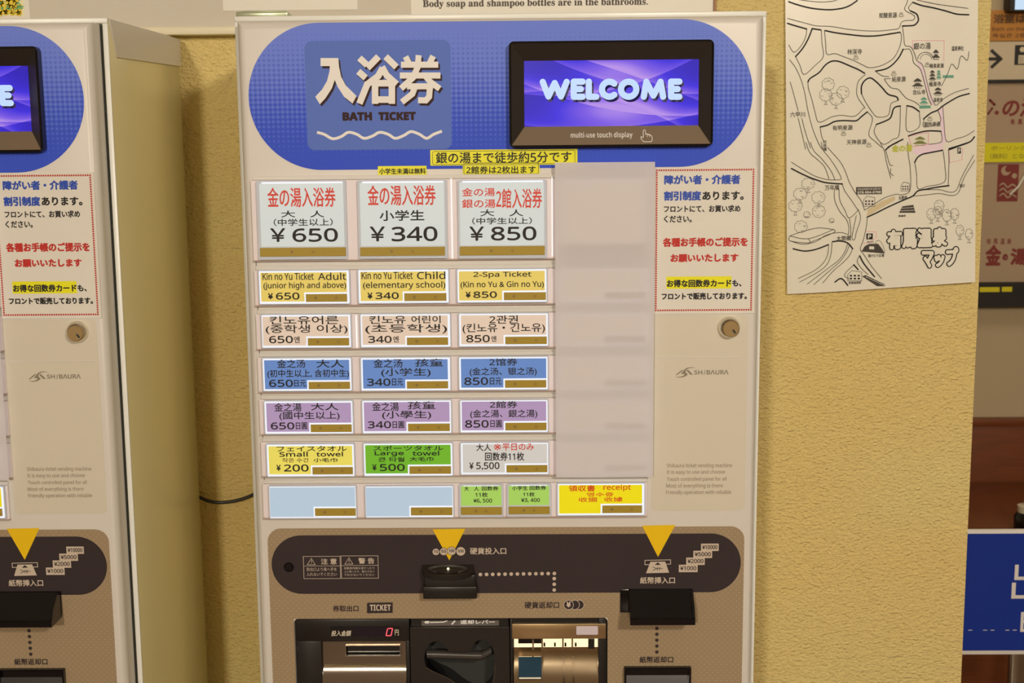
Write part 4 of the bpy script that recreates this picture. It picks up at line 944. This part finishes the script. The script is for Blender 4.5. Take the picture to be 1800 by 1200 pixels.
for s_, bx in (('万年橋', (354,333,466,374)), ('太閤橋', (443,730,556,767)), ('湯けむり広場', (690,872,816,896)), ('善福寺', (930,567,986,582)), ('有馬温泉駅', (536,1085,634,1104)), ('滝川', (1402,325,1440,352))): mtext('B', s_, bx, mg)
mtext('B', '太閤通', (930,418,996,448), mg, 0.1)
for i, ch in enumerate('杖捨橋'): mtext('A', ch, (354, 1137+i*30-0, 382, 1165+i*30), mg, 0.1)
mtext('B', '金の湯', (880,20,1032,72), ylg, 0.5)
for x, y in ((985,122), (620,468), (925,598), (520,1085), (726,1178), (1195,528), (1215,965)): mtext('A', '♨', (x-22, y-24, x+22, y+18), paint('map_pale_ink', 150, 136, 108, 0.45), 0)
mpoly('B', [(598,350),(800,348),(800,405),(598,407)], mg); mtext('B', '𝟬𝟳𝟴-𝟵𝟬𝟰-𝟬𝟳𝟬𝟴', (610,380,792,400), lam, 0); mtext('B', '有馬温泉観光総合案内所', (610,357,792,372), lam, 0)
for bx in ((678,712,728,758), (1385,42,1412,88)):
    mpoly('B', [(bx[0],bx[1]),(bx[2],bx[1]),(bx[2],bx[3]),(bx[0],bx[3])], mi_); mtext('B', '𝗣', (bx[0]+(bx[2]-bx[0])*.25, bx[1]+7, bx[0]+(bx[2]-bx[0])*.75, bx[3]-7), lam, 0.1)
mtext('B', '有料', (682,768,735,786), mg, 0)
def pagoda(k, x0, y0, x1, y1, m, tiers=3):                   # little drawn temple: stacked flared roofs
    h = (y1-y0)/tiers; cx = (x0+x1)/2
    for i in range(tiers):
        wd = (x1-x0)/2*(0.5 + 0.5*(i+1)/tiers); ty = y0+i*h
        mpoly(k, [(cx-wd, ty+h*.6), (cx-wd*.45, ty+h*.15), (cx, ty-h*.1), (cx+wd*.45, ty+h*.15), (cx+wd, ty+h*.6), (cx+wd*.7, ty+h*.62), (cx-wd*.7, ty+h*.62)], m, I1)
        for q in (-.55, -.2, .2, .55): mline(k, [(cx+wd*q, ty+h*.6), (cx+wd*q, ty+h)], 0.6, m, sm_=1)
        mline(k, [(cx-wd*.6, ty+h), (cx+wd*.6, ty+h)], 0.6, m, sm_=1)
pagoda('A', 1068, 638, 1166, 716, mg, 2); pagoda('A', 1204, 572, 1268, 656, mg, 3); pagoda('A', 1264, 570, 1312, 642, grn, 3); pagoda('A', 1240, 712, 1322, 776, mg, 2); pagoda('A', 1128, 790, 1206, 850, grn, 2); pagoda('A', 1076, 1110, 1200, 1180, ink_ml, 2)
mpoly('A', [(1320,612),(1410,610),(1408,632),(1322,634)], grn); mpoly('A', [(1130,858),(1222,856),(1222,878),(1132,882)], grn)
def house(k, x0, y0, x1, y1, m):
    mline(k, [(x0,y1),(x0,y0+(y1-y0)*.4),(x0+(x1-x0)*.3,y0),(x1,y0+(y1-y0)*.15),(x1,y1)], 0.8, m, cl=True, sm_=1)
    for i in range(3):
        for j in range(2):
            a, b_ = x0+(x1-x0)*(.15+.28*i), y0+(y1-y0)*(.42+.28*j); mpoly(k, [(a,b_),(a+(x1-x0)*.16,b_),(a+(x1-x0)*.16,b_+(y1-y0)*.16),(a,b_+(y1-y0)*.16)], m, I1)
house('B', 655, 420, 745, 500, mg); house('B', 950, 310, 1015, 380, mg); house('B', 530, 1000, 640, 1080, mi_); mline('A', [(1118,480),(1125,455),(1150,432),(1190,425),(1225,440),(1245,470),(1250,482)], 1.1, mg); mline('A', [(1140,482),(1150,455),(1190,440),(1225,460),(1230,482)], 0.8, mg); pagoda('A', 1232, 405, 1300, 484, mg, 2)
mpoly('B', [(640,852),(665,810),(700,792),(770,792),(800,830),(822,868)], mg, I1); mpoly('B', [(700,812),(738,812),(738,835),(700,835)], lam, I3); mline('B', [(748,790),(765,765),(790,775),(812,815),(822,860)], 0.7, mg)
mpoly('B', [(935,550),(960,500),(1045,488),(1062,550)], mg, I1); mline('B', [(945,535),(1055,530)], 0.8, lam, I3); mline('B', [(955,515),(1050,508)], 0.7, lam, I3)
mpoly('B', [(642,1045),(670,1036),(820,1108),(825,1122),(760,1122)], mg, I1)
for i in range(6): mline('B', [(672+i*26, 1050+i*12), (694+i*26, 1058+i*12)], 0.9, lam, I3)
# outlined title
def mtitle(s_, k, bx, tilt):
    (a, b_), (c__, d_) = Pm([(bx[0], bx[1]), (bx[2], bx[3])], k); V, Fs = glyphs(s_)
    for rad, m, y in ((3.7, mi_, I2-0.0003), (1.75, lam, I3-0.0002)):
        for i in range(17):
            sx, sy = (0, 0) if i == 16 else (rad*math.cos(6.283*i/16), rad*math.sin(6.283*i/16))
            P = [Q(a + (c__-a)*u + sx, d_ + (b_-d_)*w_ + sy + tilt*(c__-a)*(u-0.5), MY) for u, w_ in V]
            mp_.add([(x, y-i*2e-6, z) for x, z in P], Fs, m)
for i, ch in enumerate('有馬温泉'): mtitle(ch, 'B', (848+i*117, 690-6*i, 848+i*117+100, 826-7*i), -0.02)
mtitle('マ', 'B', (1118, 855, 1196, 972), 0); mtitle('ッ', 'B', (1214, 885, 1278, 965), -0.05); mtitle('プ', 'B', (1305, 826, 1384, 955), -0.08)
cxm, czm = Q(1548, 250, MY)
xlm, xrm = Q(1383, 250, MY)[0], Q(1715, 250, MY)[0]; zbm = Q(1548, 505, MY)[1]
def curl(v):
    x, y, z = v; u = (x-xlm)/(xrm-xlm); h = z-zbm
    dy = -0.0035*max(0, u-0.75)**2*16*0.4 - 0.0012*math.sin(u*7+h*9) - 0.0009*math.sin(h*23+u*2)*u - 0.0015*max(0, 0.04-h)/0.04*u
    return (x, y+dy-0.0012, z)
tag(mp_.build('map_poster', warp=curl, smooth=60), 'laminated white hand-drawn street map taped to the yellow stucco wall', 'map')

# ================================================================== the hall beyond the wall's end
def hang(name, bx, y, thick, m, label, cat, extra=None, group=None, right=0.25, r=0.0):
    s = MB(); x0, x1, z0, z1 = rect(*bx, d=y); s.prism(rr(x0, x1+right, z0, z1, r), y, y+thick, m)
    if extra: extra(s, y, x0, x1+right, z0, z1)
    return tag(s.build(name), label, cat, group)
F1 = FAR-0.002
ki = mat('sign_black', (0.012, 0.011, 0.010), 0.5)
def orange_x(s, y, x0, x1, z0, z1):
    br = paint('sign_brown', 96, 56, 14)
    text(s, '浴室は２階', (1746, 24, 1842, 41), br, y, 0.8); text(s, 'Bath on the 2nd floor', (1744, 47, 1850, 54), br, y, 0.2, ring=4); text(s, '욕실은 2층입니다', (1744, 58, 1840, 66), br, y, 0.2, ring=4)
hang('orange_sign', (1700, 18, 1800, 72), F1-0.01, 0.012, paint('sign_orange', 172, 108, 34, 0.6), 'orange sign with brown lettering on the far wall below the screen', 'sign', orange_x)
def arrow_x(s, y, x0, x1, z0, z1):
    s.stroke([Q(1715, 104, y), Q(1757, 103.5, y)], 6*PX*2.3, y-0.0005, ki, caps=False)
    s.stroke([Q(1742, 88, y), Q(1759, 103.5, y), Q(1742, 119, y)], 6*PX*2.3, y-0.0007, ki, caps=False)
    prect(s, (1783.5, 79, 1835, 114), y-0.0005, ki, d=y)
    lt_ = paint('sign_cream', 196, 172, 128)
    s.disc(*Q(1797, 87, y), 5*PX*2.3, y-0.0009, lt_, 14); prect(s, (1790, 97, 1806, 112), y-0.0009, lt_, d=y)
    for xx in (1793, 1797, 1801): s.stroke([Q(xx, 99, y), Q(xx, 111, y)], 1*PX*2.3, y-0.0012, ki, caps=False)
hang('arrow_sign', (1690, 73, 1800, 140), F1-0.006, 0.008, paint('sign_cream_board', 190, 164, 122, 0.6), 'cream sign with a black arrow hanging under the orange sign', 'sign', arrow_x)
hang('curtain_rail', (1690, 140.5, 1800, 146), F1-0.02, 0.015, ki, 'thin black rail on the far wall under the arrow sign', 'rail')
mar = paint('maroon_dye', 116, 44, 34, 0.8)
def noren_x(s, y, x0, x1, z0, z1):
    text(s, 'の湯', (1762, 172, 1828, 206), mar, y, 1.2, 0.15); s.disc(*Q(1752, 198, y), 4*PX*2.3, y-0.0004, mar, 12); s.stroke(pts([(1740, 176), (1748, 184)], y), 5*PX*2.3, y-0.0004, mar); s.stroke(pts([(1737, 200), (1744, 190)], y), 4*PX*2.3, y-0.0004, mar)
    for i, ch in enumerate('有馬温泉'): text(s, ch, (1776+i*13, 209, 1784+i*13, 219), mar, y, 0.3, ring=4)
    prect(s, (1753, 288.5, 1790, 354), y-0.0004, mar, d=y)
    cl_ = paint('curtain_cloth', 160, 130, 94, 0.85)
    s.disc(*Q(1768, 300, y), 9*PX*2.3, y-0.0008, cl_, 20); s.disc(*Q(1772, 297, y), 6*PX*2.3, y-0.001, mar, 16)
    s.disc(*Q(1783, 309, y), 5*PX*2.3, y-0.0008, cl_, 14)
    for k_ in range(3): s.stroke(smooth(pts([(1757, 326+k_*9), (1764, 322+k_*9), (1771, 329+k_*9), (1779, 324+k_*9), (1786, 328+k_*9)], y), 4), 2.6*PX*2.3, y-0.0008, cl_)
    for i, ch in enumerate('有馬温泉'): text(s, ch, (1734+i*12, 419, 1742+i*12, 429), mar, y, 0.2, ring=4)
    text(s, '金', (1732, 430, 1760, 467), mar, y, 1.6); text(s, 'の', (1762, 446, 1772, 458), mar, y, 1.0); text(s, '湯', (1776, 436, 1808, 466), mar, y, 1.4)
hang('cloth_curtain', (1690, 146.5, 1800, 497), F1-0.012, 0.004, paint('curtain_cloth', 160, 130, 94, 0.85), 'beige cloth curtain with maroon brush lettering hanging on the far wall', 'curtain', noren_x)
def yel_x(s, y, x0, x1, z0, z1):
    br = paint('sign_ochre', 160, 140, 20)
    text(s, 'ボーリング大会', (1742, 256, 1830, 264), br, y, 0.3, ring=4); text(s, '（無料）となります', (1740, 269, 1835, 279), br, y, 0.3, ring=4)
hang('yellow_strip', (1690, 251, 1800, 285), F1-0.018, 0.005, paint('sign_yellow', 204, 186, 12, 0.6), 'bright yellow strip across the beige cloth curtain', 'sign', yel_x)
def band_x(s, y, x0, x1, z0, z1):
    yb = paint('band_yellow', 196, 174, 16, 0.5)
    prect(s, (1722, 504.5, 1757, 513), y-0.0005, yb, d=y); prect(s, (1761, 504, 1779, 512.5), y-0.0005, yb, d=y)
hang('black_shelf_edge', (1690, 497.5, 1800, 540), F1-0.045, 0.046, ki, 'black shelf edge with two yellow strips under the cloth curtain', 'shelf', band_x)
s = MB(); x0, x1, z0, z1 = rect(1780, -30, 1870, 17.5, d=F1-0.06); s.box(x0-0.004, x1+0.1, F1-0.055, F1+0.001, z0-0.003, z1+0.12, ki, 0.003)
mon = s.build('monitor')
tag(mon, 'black framed screen glowing pale blue at the top of the far wall', 'monitor')
s = MB(); x0, x1, z0, z1 = rect(1785, -30, 1870, 16.5, d=F1-0.056); s.poly(rr(x0, x1+0.09, z0, z1+0.11, 0), F1-0.0556, mat('monitor_glow', (0.02, 0.02, 0.02), 0.3, em=tuple(lin(q) for q in (192, 214, 236)), es=1.0)); s.build('screen', mon)
cu = bpy.data.curves.new('hanging_cord', 'CURVE'); cu.dimensions = '3D'; cu.bevel_depth = 0.003
P = [Q(1779, 342, F1-0.03), Q(1790, 328, F1-0.03), Q(1815, 285, F1-0.03), Q(1850, 200, F1-0.03)]
spn = cu.splines.new('POLY'); spn.points.add(3)
for q, (x, z), yy in zip(spn.points, P, (F1-0.014, F1-0.03, F1-0.03, F1-0.02)): q.co = (x, yy, z, 1)
cu.materials.append(paint('cord_white', 226, 216, 172, 0.6)); o = solid('hanging_cord', cu)
tag(o, 'pale cord slanting across the beige cloth curtain', 'cord')
# wooden counter
wood = mat('red_brown_wood', C(104, 58, 30), 0.4)
t = NT(wood); co, sp = t.xyz(); mpn = t.n('ShaderNodeMapping'); mpn.inputs['Scale'].default_value = (3, 3, 40); t.l(co, mpn.inputs[0])
nn = t.n('ShaderNodeTexNoise'); nn.inputs['Scale'].default_value = 3; nn.inputs['Detail'].default_value = 5; t.l(mpn.outputs[0], nn.inputs['Vector'])
t.l(t.mix(nn.outputs[0], C(84, 36, 8), C(116, 56, 18)), t.b.inputs['Base Color'])
CF = FAR-0.04; cx0 = xr+0.01; ctop = Q(1755, 737, CF)[1]
s = MB(); s.box(cx0, cx0+1.6, CF, FAR-0.001, 0.0, ctop-0.02, wood, 0.002); s.box(cx0, cx0+1.6, CF-0.006, FAR-0.001, ctop-0.02, ctop, wood, 0.003)
tag(s.build('wood_panel'), 'dark red brown wood panelling along the foot of the far wall', 'panelling')
# low desk in front carrying the bottle and the blue exit sign
# blue exit sign standing on its own post
ES = 1.0
sg = empty('exit_sign', (Q(1745, 1040, ES)[0]+0.09, ES+0.03, 0)); tag(sg, 'blue exit sign with white border standing past the end of the stucco wall', 'sign')
white_b = paint('sign_border_white', 226, 206, 180, 0.5); bl = paint('exit_blue', 20, 46, 122, 0.5, spec=0.3)
s = MB(); x0, x1, z0, z1 = rect(1686, 932, 1800, 1150, d=ES); xe = x1+0.14
s.box(x0, xe, ES, ES+0.012, z0, z1, white_b, 0.001)
s.poly(rr(x0+0.008, xe-0.008, Q(1745, 1143, ES)[1], Q(1745, 937.5, ES)[1], 0), ES-0.0003, bl)
text(s, '出', (1779, 985, 1844, 1056), letter, ES-0.0003, 0.15, ring=6); text(s, '口', (1858, 990, 1906, 1054), letter, ES-0.0003, 1.0, ring=6)
text(s, 'EXIT', (1794, 1075, 1880, 1110), letter, ES-0.0003, 0.6, ring=6)
for i in range(9):
    if i % 3 != 1: s.stroke(pts([(1702+i*13, 1107), (1709+i*13, 1107)], ES), 1.3*PX*1.6, ES-0.0006, letter, caps=False)
s.build('sign_panel', sg)
s = MB(); xm = (x0+xe)/2; s.box(xm-0.015, xm+0.015, ES+0.014, ES+0.04, 0.02, z1-0.02, steel, 0.003); s.build('post', sg)
s = MB(); s.box(xm-0.16, xm+0.16, ES-0.1, ES+0.15, 0, 0.02, ki, 0.004); s.build('base', sg)
# pump bottle on the counter's front shelf
s = MB(); BYY = 1.75; shelf_z = Q(1790, 932, BYY)[1]
s.box(cx0, cx0+1.6, BYY-0.12, CF-0.01, 0, shelf_z, wood, 0.004)
tag(s.build('wooden_step'), 'low red brown wooden ledge before the panelling, holding the dark bottle', 'ledge')
bo = empty('pump_bottle', (Q(1803, 930, BYY)[0], BYY, shelf_z)); tag(bo, 'dark pump bottle standing on the wooden ledge behind the blue exit sign', 'bottle')
bx_ = Q(1803, 930, BYY)[0]
def vlathe(s, x, y, prof, m, n=24):
    V = [(x + r*math.cos(2*math.pi*i/n), y + r*math.sin(2*math.pi*i/n), z) for r, z in prof for i in range(n)]
    s.add(V, [[k*n+i, k*n+(i+1) % n, (k+1)*n+(i+1) % n, (k+1)*n+i] for k in range(len(prof)-1) for i in range(n)], m)
s = MB(); vlathe(s, bx_, BYY, [(0.001, shelf_z), (0.030, shelf_z), (0.031, shelf_z+0.02), (0.031, shelf_z+0.04), (0.024, shelf_z+0.05), (0.001, shelf_z+0.05)], gloss_black); s.build('body', bo)
s = MB(); vlathe(s, bx_, BYY, [(0.022, shelf_z+0.05), (0.024, shelf_z+0.068), (0.008, shelf_z+0.07), (0.007, shelf_z+0.09), (0.001, shelf_z+0.09)], paint('bottle_cap_pale', 190, 170, 130, 0.4)); s.build('cap', bo)
